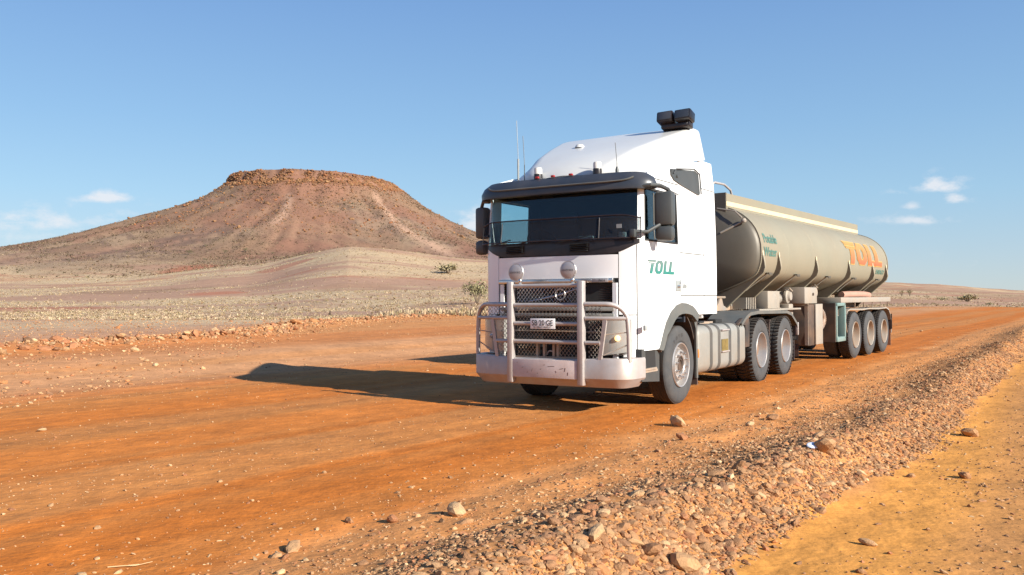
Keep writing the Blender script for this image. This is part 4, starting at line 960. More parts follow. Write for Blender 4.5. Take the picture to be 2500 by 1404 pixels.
# top coaming (raised rails with cream stripe)
for s in (1, -1):
    q = MB(); q.b2(6.15, -2.62, s*.56, s*.60, 2.95, 3.27); q.build('coaming', M['tan'], TT)
    q = MB(); q.b2(6.15, -2.62, s*.601, s*.606, 3.045, 3.125); q.build('cream_stripe', M['cream'], TT)
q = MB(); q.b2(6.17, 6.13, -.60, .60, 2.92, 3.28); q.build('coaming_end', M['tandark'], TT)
q = MB(); q.b2(6.1, -2.62, -.56, .56, 3.06, 3.10); q.build('walkway', M['tan'], TT)
q = MB(); q.tube([(6.2, .30, 3.28), (6.2, .30, 3.42), (6.0, .32, 3.50), (5.6, .34, 3.50), (5.35, .36, 3.42), (5.25, .36, 3.28)], .022, 8); q.tube([(6.2, -.3, 3.28), (6.2, -.3, 3.42), (6.2, .30, 3.42)], .02, 8); q.build('hand_rail', M['alloy'], TT)
q = MB(); q.tube([(-2.62, .5, 3.22), (-2.9, .45, 3.12), (-3.1, .40, 3.06)], .02, 6); q.build('rear_grab_rail', M['alloy'], TT)
for x in (4.9, 2.4, -.2):
    q = MB(); q.lathe([(.26, 0), (.26, .08), (.22, .11), (.001, .12)], (x, 0, 3.10), 'z', 20); q.build('hatch', M['alloy'], TT)
# ribs
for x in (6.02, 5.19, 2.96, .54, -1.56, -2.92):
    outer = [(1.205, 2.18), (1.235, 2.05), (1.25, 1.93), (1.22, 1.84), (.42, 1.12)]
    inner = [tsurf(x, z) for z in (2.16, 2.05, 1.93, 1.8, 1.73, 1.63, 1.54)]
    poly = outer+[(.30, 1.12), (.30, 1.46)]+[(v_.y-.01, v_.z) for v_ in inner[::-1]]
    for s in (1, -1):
        q = MB(); q.prism([(s*a, b) for a, b in poly], 'x', x-.02, x+.02); rb_ = q.build('support_rib', M['rib'], TT, smooth=False); q = MB(); q.tube([(x, s*a, b) for a, b in outer], .022, 6); q.build('rib_edge_highlight', M['tan'], rb_)  # paler tube added along each rib to paint its sunlit edge
    q = MB(); q.tube([tsurf(x, 2.22, .01), tsurf(x, 2.14, .02)], .018, 6); q.build('rib_bolt', M['cream'], TT)
# lower side locker hinges
for x in (5.55, 4.0, 1.95, -.1, -2.3):
    q = MB(); p_ = tsurf(x, 1.83); q.box((x, p_.y+.035, 1.835), (.16, .08, .025), None, .004); q.box((x, p_.y+.075, 1.82), (.17, .012, .05), None, .003); q.tube([(x+.07, p_.y+.06, 1.83), (x+.45, p_.y-.22, 1.52)], .008, 6); q.build('side_bracket', M['tandark'], TT)
q = MB(); q.tube([(6.2, .45, 3.0), (6.25, .8, 2.93), (6.25, .93, 2.8)], .015, 6); q.lathe([(.04, 0), (.05, .03), (.03, .07), (.001, .07)], (6.22, .95, 2.72), 'z', 10); q.tube([(6.2, .93, 2.74), (6.3, .55, 2.55)], .018, 6); q.build('marker_lamp_arm', M['panel'], TT)
q = MB(); q.tube([(6.25, .20, 3.26), (6.35, .28, 3.14), (6.37, .30, 3.08)], .02, 6); q.build('marker_lamp_arm', M['panel'], TT)
# lettering wrapped onto the tank
def tank_map(x0, z0, sx_=1, off=.006):
    def fn(a, b): v_ = tsurf(x0-a*sx_, z0+b, off); return v_
    return fn
text_mb('Potable', .23, tank_map(5.88, 2.38), cuts=6, sx=.98, bold=.004).build('tank_lettering', M['tealink'], TT, smooth=False)
text_mb('Water', .23, tank_map(5.92, 2.14), cuts=6, sx=1.05, bold=.004).build('tank_lettering', M['tealink'], TT, smooth=False)
P_ = toll_polys(.05)
poly_mb([[((a), b) for a, b in p] for p in P_], lambda a, b: tsurf(.55-a*1.2, 2.16+b*.50, .012), cuts=10).build('tank_logo', M['orangelogo'], TT, smooth=False)
poly_mb([[(-.03+(a-(sum(q_[0] for q_ in p)/len(p)))*1.0+(sum(q_[0] for q_ in p)/len(p))+ (.025 if a > sum(q_[0] for q_ in p)/len(p) else -.025)+.03, b+(.04 if b > sum(q_[1] for q_ in p)/len(p) else -.04)) for a, b in p] for p in P_], lambda a, b: tsurf(.55-a*1.2, 2.16+b*.50, .007), cuts=10).build('tank_logo_outline', M['yellowlogo'], TT, smooth=False)
text_mb('ENERGY', .15, tank_map(-1.98, 1.97), cuts=4, sx=1.5, bold=.004).build('tank_lettering', M['tealink'], TT, smooth=False)
# chassis, skid and under-slung equipment
q = MB(); q.b2(6.0, -3.2, .36, .46, 1.14, 1.36); q.b2(6.0, -3.2, -.46, -.36, 1.14, 1.36); q.b2(6.1, 4.2, -.5, .5, 1.18, 1.24)
for x in (5.0, 3.0, 1.0, -.6, -2.0): q.b2(x-.05, x+.05, -.4, .4, 1.14, 1.34)
q.build('chassis', M['steel'], TT)
q = MB()
for x in (0, -1.33, -2.68): q.tube([(x, -1.0, .525), (x, 1.0, .525)], .08, 10); q.b2(x-.1, x+.5, -.5, -.4, .6, .95); q.b2(x-.1, x+.5, .4, .5, .6, .95)
q.build('axles', M['dark'], TT)
q = MB(); q.b2(5.9, 3.6, .9, 1.1, 1.16, 1.19); q.build('side_rail', M['panel'], TT)
for i in range(6):
    q = MB(); q.b2(5.75-i*.09, 5.72-i*.09, .55, .80, 1.19, 1.40); q.build('ladder_slat', M['panel'], TT)
q = MB(); q.b2(5.05, 4.4, .55, .95, 1.19, 1.52, .01); q.build('control_box', M['panel'], TT)
q = MB(); q.b2(3.42, 2.62, .60, 1.12, 1.27, 1.60, .01); cb = q.build('control_box', M['panel'], TT)
q = MB(); q.lathe([(.03, 0), (.03, .02), (.001, .02)], (2.9, 1.12, 1.46), 'y', 12); q.build('box_latch', M['dark'], cb)
for (x, y, z) in ((4.1, .95, 1.42), (2.15, .85, 1.5)):
    q = MB(); q.lathe([(.10, -.12), (.10, 0), (.14, .02), (.14, .06), (.10, .08), (.08, .12), (.001, .12)], (0, 0, 0), 'y', 20); shift(q, (x, y, z)); q.tube([(x, y, z), (x+.3, y-.3, z-.15)], .09, 12); q.tube([(x-.14, y+.1, z+.1), (x+.1, y+.12, z+.16)], .015, 6); q.build('outlet_valve', M['panel'], TT)
q = MB(); q.tube([(4.1, .7, 1.3), (3.8, .5, 1.1)], .11, 12); q.build('outlet_pipe', M['steel'], TT)
q = MB(); q.b2(3.95, 3.7, .75, .98, .95, 1.27, .02); q.b2(4.35, 4.15, .75, .9, .95, 1.2, .02); q.build('landing_gear', M['panel'], TT)
# big locker with beige door, hose reel, teal tool frame
q = MB(); q.b2(3.30, 2.52, .42, 1.16, .42, 1.25, .01); lk = q.build('locker', M['darkpanel'], TT)
q = MB(); q.b2(2.96, 2.50, 1.162, 1.20, .43, 1.26, .01); q.build('locker_door', M['panel'], lk)
q = MB(); q.b2(3.32, 3.29, .44, 1.15, 1.22, 1.27); q.b2(3.32, 3.29, 1.08, 1.15, .43, 1.25); q.build('locker_edging', M['steel'], lk)
q = MB(); q.b2(3.305, 3.30, .35, .95, .20, .45); q.build('mud_flap', M['flap'], lk)
q = MB(); q.tube([(2.42-.62*math.sin(a_), 1.0, .93+.24*math.cos(a_)) for a_ in np.linspace(.05, math.pi-.05, 26)], .06, 12)
for a_ in np.linspace(.1, math.pi-.1, 30): q.tube([(2.42-.62*math.sin(a_)+.008*dd_, 1.0, .93+.24*math.cos(a_)) for dd_ in (-1, 1)], .066, 10)
q.build('hose_loop', M['hose'], TT)
for i in range(9):
    q = MB(); q.b2(2.25, 2.12, .85, 1.08, .46+i*.028, .478+i*.028, .004); q.build('motor_fin', M['steel'], TT)
q = MB(); q.b2(2.3, 1.95, .5, .85, .4, .75, .02); q.b2(2.4, 1.0, .42, .8, .4, 1.25); q.build('pump_housing', M['darkpanel'], TT)
q = MB()
for (a, b, c, d_, e, f_) in ((1.50, 1.42, .92, 1.2, .42, 1.27), (.86, .78, .92, 1.2, .42, 1.27), (1.50, .78, .92, 1.2, 1.20, 1.27), (1.50, .78, .92, 1.2, .42, .52)): q.b2(a, b, c, d_, e, f_, .006)
tfm = q.build('tool_frame', M['teal'], TT)
q = MB(); q.b2(1.46, .82, .85, .95, .5, 1.22); q.b2(1.54, 1.50, .55, 1.18, .42, 1.27); q.build('tool_frame_back', M['darkpanel'], tfm)
q = MB()
for a, b, c, d_ in ((1.2, 1.19, .98, 1.12), (1.14, 1.13, .98, 1.12), (1.2, 1.13, .98, .99), (1.3, 1.27, .6, .95)): q.b2(a, b, 1.12, 1.14, c, d_)
q.build('hanging_tools', M['panel'], tfm)
# platform over the axles
q = MB(); q.b2(1.15, -3.45, .62, 1.20, 1.27, 1.39, .008); pf = q.build('side_platform', M['panel'], TT)
q = MB(); q.b2(1.15, -3.45, -1.20, -.62, 1.27, 1.39, .008); q.build('side_platform', M['panel'], TT)
for x in np.arange(.7, -3.4, -.8):
    q = MB(); q.tube([(x, 1.17, 1.27), (x-.05, 1.15, 1.14)], .012, 6); q.build('hanger', M['steel'], TT)
for s in (1, -1):
    line = [(.72, 1.02), (.6, 1.10), (.4, 1.135), (-.6, 1.115), (-1.3, 1.13), (-2.2, 1.115), (-3.0, 1.13), (-3.25, 1.08), (-3.42, .95), (-3.5, .80)]
    q = MB(); q.loft([[Vector((x, s*.60, z)), Vector((x, s*1.2, z)), Vector((x, s*1.2, z-.03)), Vector((x, s*1.19, z-.03)), Vector((x, s*1.19, z-.012)), Vector((x, s*.60, z-.012))] for x, z in line]); q.build('mudguard', M['panel'] if s > 0 else M['steel'], TT)
q = MB(); q.b2(-3.52, -3.50, .6, 1.22, .55, .95); q.build('flap_holder', M['dark'], TT)
q = MB(); q.b2(-3.53, -3.51, .62, 1.18, .12, .58); q.build('mud_flap', M['redflap'], TT)
q = MB(); q.b2(-3.56, -3.52, 1.14, 1.2, .45, .9, .006); q.build('rear_marker_bar', M['panel'], TT)
q = MB(); q.b2(.66, .60, 1.05, 1.15, .6, 1.1, .01); q.tube([(.62, 1.16, 1.05), (.7, 1.17, .85), (.64, 1.18, .6)], .012, 6); q.build('air_fitting', M['steel'], TT)
for x in (0, -1.33, -2.68):
    wheel(TT, x, 1.215, .525, 1, 'trailer'); wheel(TT, x, -1.215, .525, -1, 'trailer')
# flat delivery hose lying on the platform: a thing of its own
q = MB(); q.tube([(.1, .92, 1.45), (-.3, .95, 1.46), (-1.0, .98, 1.465), (-1.6, 1.0, 1.46), (-2.0, 1.0, 1.44)], .075, 12)
o = q.build('rolled_hose', M['sack'], None); o.matrix_world = TT.matrix_world.copy(); setp(o, 'pinkish canvas hose roll lying on the platform above the trailer wheels', 'hose')

# ================================================================== STONES, GRAVEL
def rock_mesh(seed, sub, flat=.7):
    bm = bmesh.new(); bmesh.ops.create_icosphere(bm, subdivisions=sub, radius=1)
    r_ = random.Random(seed)
    pl = [(Vector((r_.uniform(-1, 1), r_.uniform(-1, 1), r_.uniform(-1, 1))).normalized(), r_.uniform(.55, .9)) for _ in range(9)]
    for v_ in bm.verts:
        d = v_.co.normalized(); l = 1.0
        for n_, k_ in pl:
            dn = d.dot(n_)
            if dn > .05: l = min(l, k_/dn)
        v_.co = d*min(l, 1.15)*(1+r_.uniform(-.05, .05))
        v_.co.z *= flat; v_.co.x *= 1.15
    V = np.array([v_.co[:] for v_ in bm.verts]); Fc = np.array([[v_.index for v_ in f.verts] for f in bm.faces]); bm.free()
    return V, Fc
def mesh_np(name, V, Fc, C=None, m_=None, smooth=False):
    me = bpy.data.meshes.new(name); me.vertices.add(len(V)); me.vertices.foreach_set('co', V.ravel().astype(np.float32))
    k_ = Fc.shape[1]; me.loops.add(Fc.size); me.loops.foreach_set('vertex_index', Fc.ravel().astype(np.int32))
    me.polygons.add(len(Fc)); me.polygons.foreach_set('loop_start', np.arange(0, Fc.size, k_, dtype=np.int32)); me.polygons.foreach_set('loop_total', np.full(len(Fc), k_, np.int32))
    me.polygons.foreach_set('use_smooth', np.full(len(Fc), smooth)); me.update(calc_edges=True)
    if C is not None:
        at = me.color_attributes.new('Col', 'FLOAT_COLOR', 'POINT'); c4 = np.ones((len(V), 4), np.float32); c4[:, :3] = C; at.data.foreach_set('color', c4.ravel())
    if m_: me.materials.append(m_)
    return me
m, nt, p = new_mat('loose_stone'); n = nt.nodes; L = nt.links
ca = n.new('ShaderNodeVertexColor'); ca.layer_name = 'Col'; geo = n.new('ShaderNodeNewGeometry')
q1 = n.new('ShaderNodeTexNoise'); q1.inputs['Scale'].default_value = 45; q1.inputs['Detail'].default_value = 5; L.new(geo.outputs['Position'], q1.inputs[0])
k1 = n.new('ShaderNodeMapRange'); k1.inputs[1].default_value = .3; k1.inputs[2].default_value = .7; k1.inputs[3].default_value = .75; k1.inputs[4].default_value = 1.2; L.new(q1.outputs[0], k1.inputs[0])
sc = n.new('ShaderNodeVectorMath'); sc.operation = 'SCALE'; L.new(ca.outputs[0], sc.inputs[0]); L.new(k1.outputs[0], sc.inputs['Scale']); L.new(sc.outputs[0], p.inputs['Base Color']); p.inputs['Roughness'].default_value = .9; p.inputs['Specular IOR Level'].default_value = .2
M['gravel'] = m
m, nt, p = new_mat('straw'); n = nt.nodes; L = nt.links; ca = n.new('ShaderNodeVertexColor'); ca.layer_name = 'Col'; L.new(ca.outputs[0], p.inputs['Base Color']); p.inputs['Roughness'].default_value = .9; p.inputs['Specular IOR Level'].default_value = .1; M['veg'] = m
LOW = [rock_mesh(100+i, 1) for i in range(8)]
TINY = []
for i in range(8):
    V, Fc = rock_mesh(200+i, 1); 
    # 12-vertex stones for the small ones
    bm = bmesh.new(); bmesh.ops.create_icosphere(bm, subdivisions=1, radius=1); r_ = random.Random(i)
    for v_ in bm.verts: v_.co *= r_.uniform(.7, 1.1); v_.co.z *= .7
    TINY.append((np.array([v_.co[:] for v_ in bm.verts]), np.array([[v_.index for v_ in f.verts] for f in bm.faces]))); bm.free()
HI = [rock_mesh(300+i, 2) for i in range(10)]
def rotm(n_):
    a = rng.uniform(0, 2*np.pi, n_); b = rng.normal(0, .35, n_); c = rng.normal(0, .35, n_)
    ca_, sa_ = np.cos(a), np.sin(a); cb, sb = np.cos(b), np.sin(b); cc, sc_ = np.cos(c), np.sin(c)
    Rz = np.zeros((n_, 3, 3)); Rz[:, 0, 0] = ca_; Rz[:, 0, 1] = -sa_; Rz[:, 1, 0] = sa_; Rz[:, 1, 1] = ca_; Rz[:, 2, 2] = 1
    Rx = np.zeros((n_, 3, 3)); Rx[:, 0, 0] = 1; Rx[:, 1, 1] = cb; Rx[:, 1, 2] = -sb; Rx[:, 2, 1] = sb; Rx[:, 2, 2] = cb
    Ry = np.zeros((n_, 3, 3)); Ry[:, 1, 1] = 1; Ry[:, 0, 0] = cc; Ry[:, 0, 2] = sc_; Ry[:, 2, 0] = -sc_; Ry[:, 2, 2] = cc
    return Rz @ Rx @ Ry
def scatter_mesh(name, base, P, S, C, label, cat):
    Vs = []; Fs = []; Cs = []; off = 0; which = rng.integers(0, len(base), len(P))
    for b in range(len(base)):
        id_ = np.nonzero(which == b)[0]
        if not len(id_): continue
        V, Fc = base[b]; Rm = rotm(len(id_)); an = np.stack([rng.uniform(.8, 1.25, len(id_)), rng.uniform(.7, 1.1, len(id_)), rng.uniform(.6, 1.0, len(id_))], 1)
        W = np.einsum('nij,nkj->nki', Rm, V[None]*an[:, None, :]*S[id_][:, None, None])+P[id_][:, None, :]
        Vs.append(W.reshape(-1, 3)); Fs.append((Fc[None]+(np.arange(len(id_))*len(V))[:, None, None]).reshape(-1, 3)+off); off += len(id_)*len(V)
        Cs.append(np.repeat(C[id_], len(V), 0))
    me = mesh_np(name, np.concatenate(Vs), np.concatenate(Fs), np.concatenate(Cs), M['gravel'])
    o = bpy.data.objects.new(name, me); col.objects.link(o); setp(o, label, cat, kind='stuff'); return o
PAL = np.array([(.32, .175, .085), (.235, .118, .058), (.40, .245, .125), (.29, .11, .052), (.50, .345, .19), (.165, .085, .05), (.40, .165, .06)])
PAL = PAL*.68+np.array((.34, .185, .09))*.32
PNAME = ['tan', 'brown', 'pale tan', 'rusty red', 'cream', 'dark brown', 'orange brown']
def pick_pal(n_, pr): return rng.choice(len(PAL), n_, p=pr)
def to_px(P):
    c, s_ = math.cos(PITCH), math.sin(PITCH); x = P[:, 0]; y = P[:, 1]; z = P[:, 2]-HC
    dep = y*c+z*s_; up = -y*s_+z*c; return PX+F*x/dep, PY-F*up/dep, dep
def at_px(x, y):
    """ground point seen at a photograph pixel"""
    d = pix_dir(x, y); t = np.geomspace(3, 900, 4000); X = d.x*t; Y = d.y*t; Z = HC+d.z*t; g = height(X, Y); i = np.argmax(Z < g)
    return float(X[i]), float(Y[i]), float(g[i])
# windrow stones
def uv2xy(u, v): return u*sA+v*cA, u*cA-v*sA
n_ = 60000
u = 1.5+np.abs(rng.exponential(12, n_)); wd_ = np.interp(u, [3, 7, 12], [.55, .85, 1.0]); v = TOE(u)-(.5+rng.normal(0, .46, n_))*wd_; v = np.where(rng.random(n_) < .5, TOE(u)-np.abs(rng.normal(0, .5, n_))*wd_, v); v = np.where(v > TOE(u)+.2*(fbm(u*.9, u*0, 3, 140)-.5)*2, v-.5, v)
s = np.clip(rng.lognormal(math.log(.0092), .6, n_), .004, .044)*(1+np.clip(u-14, 0, 60)*.012)
k_ = rng.random(n_) < np.clip(1.15*sst(.40, .56, fbm(u*1.3, v*1.6, 3, 145))+.9*np.exp(-((v-TOE(u)+.35)/.38)**2)+.12, 0, 1)*np.where(u < 9, .8, 1)
u, v, s = u[k_], v[k_], s[k_]; X, Y = uv2xy(u, v); A1 = (X, Y, s, pick_pal(len(u), [.26, .27, .15, .10, .05, .11, .06]))
# shoulder stones, thinner towards the road
n_ = 26000
u = 1.5+np.abs(rng.exponential(16, n_)); v = -2.3-np.abs(rng.exponential(.62, n_)); k_ = v > -4.6
s = np.clip(rng.lognormal(math.log(.0072), .55, n_), .003, .05)
X, Y = uv2xy(u[k_], v[k_]); A2 = (X, Y, s[k_], pick_pal(k_.sum(), [.24, .12, .24, .12, .14, .04, .1]))
# right-hand stony flat
n_ = 16000
u = 2+np.abs(rng.exponential(9, n_)); v = rng.uniform(-1.3, 3.0, n_); dens = sst(-1.0, -.4, v+(fbm(u*.5, v*.8, 3, 141)-.5)*1.6); k_ = rng.random(n_) < dens*.9+.16
s = np.clip(rng.lognormal(math.log(.0085), .5, n_), .004, .045)
X, Y = uv2xy(u[k_], v[k_]); A3 = (X, Y, s[k_], pick_pal(k_.sum(), [.3, .25, .15, .1, .1, .07, .03]))
X = np.concatenate([a[0] for a in (A1, A2, A3)]); Y = np.concatenate([a[1] for a in (A1, A2, A3)]); S = np.concatenate([a[2] for a in (A1, A2, A3)]); K = np.concatenate([a[3] for a in (A1, A2, A3)])
Z = height(X, Y)+S*.08; P = np.stack([X, Y, Z], 1)
px, py, dep = to_px(P); pr_ = S/dep*F; vis_ = (px > -30) & (px < 2530) & (py < 1440) & (dep > 2)
keep = vis_ | (rng.random(len(X)) < .35); score = np.where(vis_, pr_, 0)
top = np.argsort(-score)[:262]; tset = np.zeros(len(X), bool); tset[top] = True
_, VV = uv(X, Y)
RM = [mesh_np('stone', *HI[i], None, None) for i in range(10)]
stone_mats = []
for i, c_ in enumerate(PAL): stone_mats.append(mat(PNAME[i].replace(' ', '_')+'_stone', tuple(c_), .9, var=.28, scale=1.6, bump=.5, bscale=7, spec=.2, dust=.35, dustc=(.36, .19, .09)))
rm_cache = {}
def stone(P_, s_, k_, i, label, group=None, mat_=None, flat=1.0, cat='stone'):
    key = (i % 10, k_)
    if key not in rm_cache:
        me = RM[i % 10].copy(); me.materials.append(mat_ or stone_mats[k_]); rm_cache[key] = me
    o = bpy.data.objects.new('stone', rm_cache[key]); col.objects.link(o); o.location = P_
    o.scale = (s_*random.uniform(.85, 1.3), s_*random.uniform(.75, 1.1), s_*random.uniform(.65, 1.0)*flat)
    o.rotation_euler = (random.gauss(0, .3), random.gauss(0, .3), random.uniform(0, 6.28)); setp(o, label, cat, group); return o
LM = [(1118, 1247, 'large pale roadside boulder'), (716, 1338, 'pale bottom left shoulder stone'), (1658, 1033, 'cream boulder before the steer wheel'), (1455, 1307, 'big rounded cream stone'),
      (1672, 1376, 'yellowish bottom edge boulder'), (2012, 1095, 'long pale slab'), (2365, 1058, 'tan rock at the sandy foot'), (2357, 1163, 'lone brown stone on sand'), (2118, 1325, 'lone tan stone on sand'),
      (1803, 1140, 'brown stone left of the crest'), (1887, 1020, 'brown rock level with drive wheels')]
lab_cnt = {}
order_ = sorted(range(len(top)), key=lambda j: min(math.hypot(px[top[j]]-l[0], (py[top[j]]-l[1])*1.6) for l in LM))
ORD = ['nearest', 'second', 'third', 'fourth', 'fifth', 'sixth', 'seventh', 'eighth', 'ninth', 'tenth', 'eleventh', 'twelfth', 'thirteenth', 'fourteenth', 'fifteenth']
for j in order_:
    i = top[j]; l = min(LM, key=lambda l: math.hypot(px[i]-l[0], (py[i]-l[1])*1.6)); dx_, dy_ = px[i]-l[0], py[i]-l[1]
    dr = ('right of' if dx_ > 0 else 'left of') if abs(dx_) > abs(dy_) else ('below' if dy_ > 0 else 'above')
    key = (K[i], dr, l[2]); n0 = lab_cnt.get(key, 0); lab_cnt[key] = n0+1
    w_ = ORD[min(n0, 14)]+('' if n0 == 0 else ' nearest')
    stone(P[i], S[i], int(K[i]), int(rng.integers(0, 10)), f'{w_} {PNAME[K[i]]} stone {dr} the {l[2]}', 'broken stones of the roadside windrow')
rest = keep & ~tset; big = rest & (pr_ > 4.5); sm = rest & ~big
jit = np.clip(rng.normal(1, .16, (len(X), 1)), .6, 1.5); CC = PAL[K]*jit
scatter_mesh('windrow_gravel', LOW, P[big], S[big], CC[big], 'brown and tan rubble of the roadside windrow', 'gravel')
scatter_mesh('small_gravel', TINY, P[sm], S[sm], CC[sm], 'small gravel scattered over shoulder and windrow', 'gravel')
# pebbles on the road
n_ = 42000
px_ = rng.uniform(-40, 2540, n_); dpt = np.exp(rng.uniform(math.log(4.3), math.log(60), n_)); X = (px_-PX)/F*dpt; Y = dpt
u, v = uv(X, Y); k_ = (v < -3.6)
wv = .12+.8*sst(.42, .6, fbm(u*.06, v*.4, 3, 143))*sst(-9, -14, v)+.35*np.exp(-((v+6.2)/.6)**2)+.3*np.exp(-((v+9)/.6)**2)
k_ &= (rng.random(n_) < wv) & (side_of_ridge(X, Y) < 30)
X, Y = X[k_], Y[k_]; S = np.clip(rng.lognormal(math.log(.006), .5, len(X)), .0025, .03)*(1+np.clip(Y-10, 0, 60)*.03); K = pick_pal(len(X), [.15, .1, .28, .12, .2, .05, .1])
scatter_mesh('road_pebbles', TINY, np.stack([X, Y, height(X, Y)+S*.2], 1), S, PAL[K]*np.clip(rng.normal(1.0, .15, (len(X), 1)), .7, 1.4), 'loose pebbles strewn over the orange road', 'gravel')
# far ridge rubble + verge
pts = np.array(RIDGE); seg = np.hypot(*(pts[1:]-pts[:-1]).T); cum = np.concatenate([[0], np.cumsum(seg)])
n_ = 9000; d = rng.uniform(0, cum[-1], n_); X = np.interp(d, cum, pts[:, 0])+rng.normal(0, .7, n_); Y = np.interp(d, cum, pts[:, 1])+rng.normal(0, .9, n_)
S = np.clip(rng.lognormal(math.log(.028), .6, n_), .012, .2); K = pick_pal(n_, [.2, .1, .2, .27, .08, .02, .13])
scatter_mesh('ridge_rubble', LOW, np.stack([X, Y, height(X, Y)+S*.3], 1), S, PAL[K]*np.clip(rng.normal(1.05, .16, (n_, 1)), .6, 1.5), 'reddish rubble pushed up along the far edge of the road', 'rubble')
n_ = 16000; px_ = rng.uniform(-40, 2540, n_); dd = rng.uniform(-9, 26, n_); xs = np.array([p_[0] for p_ in RIDGE]); ys = np.array([p_[1] for p_ in RIDGE])
yr = np.interp(px_, PX+F*xs/ys, ys)+np.clip(px_-1250, 0, 9e9)*.055; Y = yr+dd; X = (px_-PX)/F*Y
S = np.clip(rng.lognormal(math.log(.022), .5, n_), .01, .12); K = pick_pal(n_, [.22, .14, .22, .2, .08, .06, .08])
scatter_mesh('verge_gravel', TINY, np.stack([X, Y, height(X, Y)+S*.2], 1), S, PAL[K]*np.clip(rng.normal(1.05, .16, (n_, 1)), .6, 1.5), 'gravel covering the far verge of the road', 'gravel')
# singled-out stones
SP = [(1118, 1247, 21, 4, 'large pale boulder standing alone at the near edge of the road'), (716, 1338, 18, 2, 'pale stone at the bottom left end of the gritty shoulder'),
      (1658, 1033, 19, 4, 'cream boulder on the shoulder in front of the steer wheel'), (1455, 1307, 27, 4, 'big rounded cream stone near the lower end of the windrow'),
      (1672, 1376, 30, 2, 'yellowish boulder at the bottom edge of the picture'), (1585, 1345, 24, 1, 'tall brown rock beside the yellowish boulder'),
      (1665, 1068, 14, 3, 'reddish stone just behind the cream boulder on the shoulder'), (2012, 1095, 22, 2, 'long pale slab lying on top of the windrow'),
      (2365, 1058, 18, 0, 'tan rock at the sandy foot of the windrow'), (2357, 1163, 13, 1, 'lone brown stone on the yellow sand'), (2118, 1325, 13, 2, 'tan stone lying alone on yellow sand at lower right'),
      (1803, 1140, 14, 1, 'brown stone on the shoulder left of the windrow crest'), (1750, 1155, 14, 0, 'flat tan stone on the middle of the shoulder'), (1887, 1020, 12, 1, 'brown rock on the shoulder level with the drive wheels'),
      (1830, 1036, 10, 4, 'small cream stone on the shoulder right of the cream boulder'), (958, 1268, 16, 3, 'purplish red stone at the road edge left of the pale boulder'), (103, 1050, 8, 4, 'pointed pale stone lying on the left of the road'),
      (60, 848, 17, 3, 'red boulder at the left end of the far ridge'), (180, 843, 17, 3, 'broad red boulder on the far ridge'), (160, 852, 12, 2, 'tan boulder in front of the broad red one on the far ridge'), (330, 853, 13, 4, 'round pale boulder below the far ridge'),
      (298, 818, 11, 2, 'pale rock behind the far ridge'), (357, 880, 8, 4, 'flat pale stone on the far side of the road'), (545, 812, 13, 3, 'red rock on the far ridge'), (110, 850, 13, 3, 'dark red boulder between two others on the far ridge'),
      (725, 785, 16, 6, 'orange rock on the bank beyond the road'), (765, 782, 14, 6, 'second orange rock on the bank beyond the road'), (2250, 808, 5, 4, 'small pale stone on the road behind the trailer')]
for j, (x, y, r_, k_, lab) in enumerate(SP):
    a = at_px(x, y+r_*.4); dpt = a[1]; s_ = (1.3 if y > 900 else .85)*r_/F*dpt
    stone((a[0], a[1], a[2]+s_*.4), s_, k_, j*3+1, lab, cat='boulder' if r_ > 16 else 'stone')
# litter, twig
a = at_px(1987, 1097); q = MB(); q.lathe([(.001, .012), (.03, .01), (.042, .004), (.045, -.004)], (0, 0, 0), 'z', 14); q.v = [(v_[0]*1.5, v_[1]*.8, v_[2]) for v_ in q.v]
o = q.build('plastic_scrap', mat('pale_blue_plastic', (.5, .55, .68), .4)); o.location = (a[0], a[1], a[2]+.03); o.rotation_euler = (.5, 0, .4); setp(o, 'small pale bluish plastic scrap lying on the windrow stones', 'litter')
a = at_px(315, 1388); q = MB(); q.tube([(-.11, 0, .006), (-.03, .012, .01), (.03, .008, .012), (.10, .05, .02)], .003, 5, taper=.5); q.tube([(-.02, .01, .01), (.04, .03, .012)], .002, 4)
o = q.build('dry_twig', mat('bleached_twig', (.62, .42, .22), .8)); o.location = a; setp(o, 'thin bleached twig on the road at the lower left', 'twig')
a = at_px(806, 773); q = MB(); q.tube([(0, 0, -.1), (.02, 0, .25), (0, .01, .55)], .16, 7, taper=.35); q.tube([(0, 0, .1), (-.15, 0, .3)], .08, 5, taper=.4)
o = q.build('tree_stump', mat('dark_weathered_wood', (.09, .06, .04), .9, bump=.5)); o.location = a; o.scale = (.8, .8, .8); setp(o, 'short dark stump standing on the bank beyond the road', 'stump')

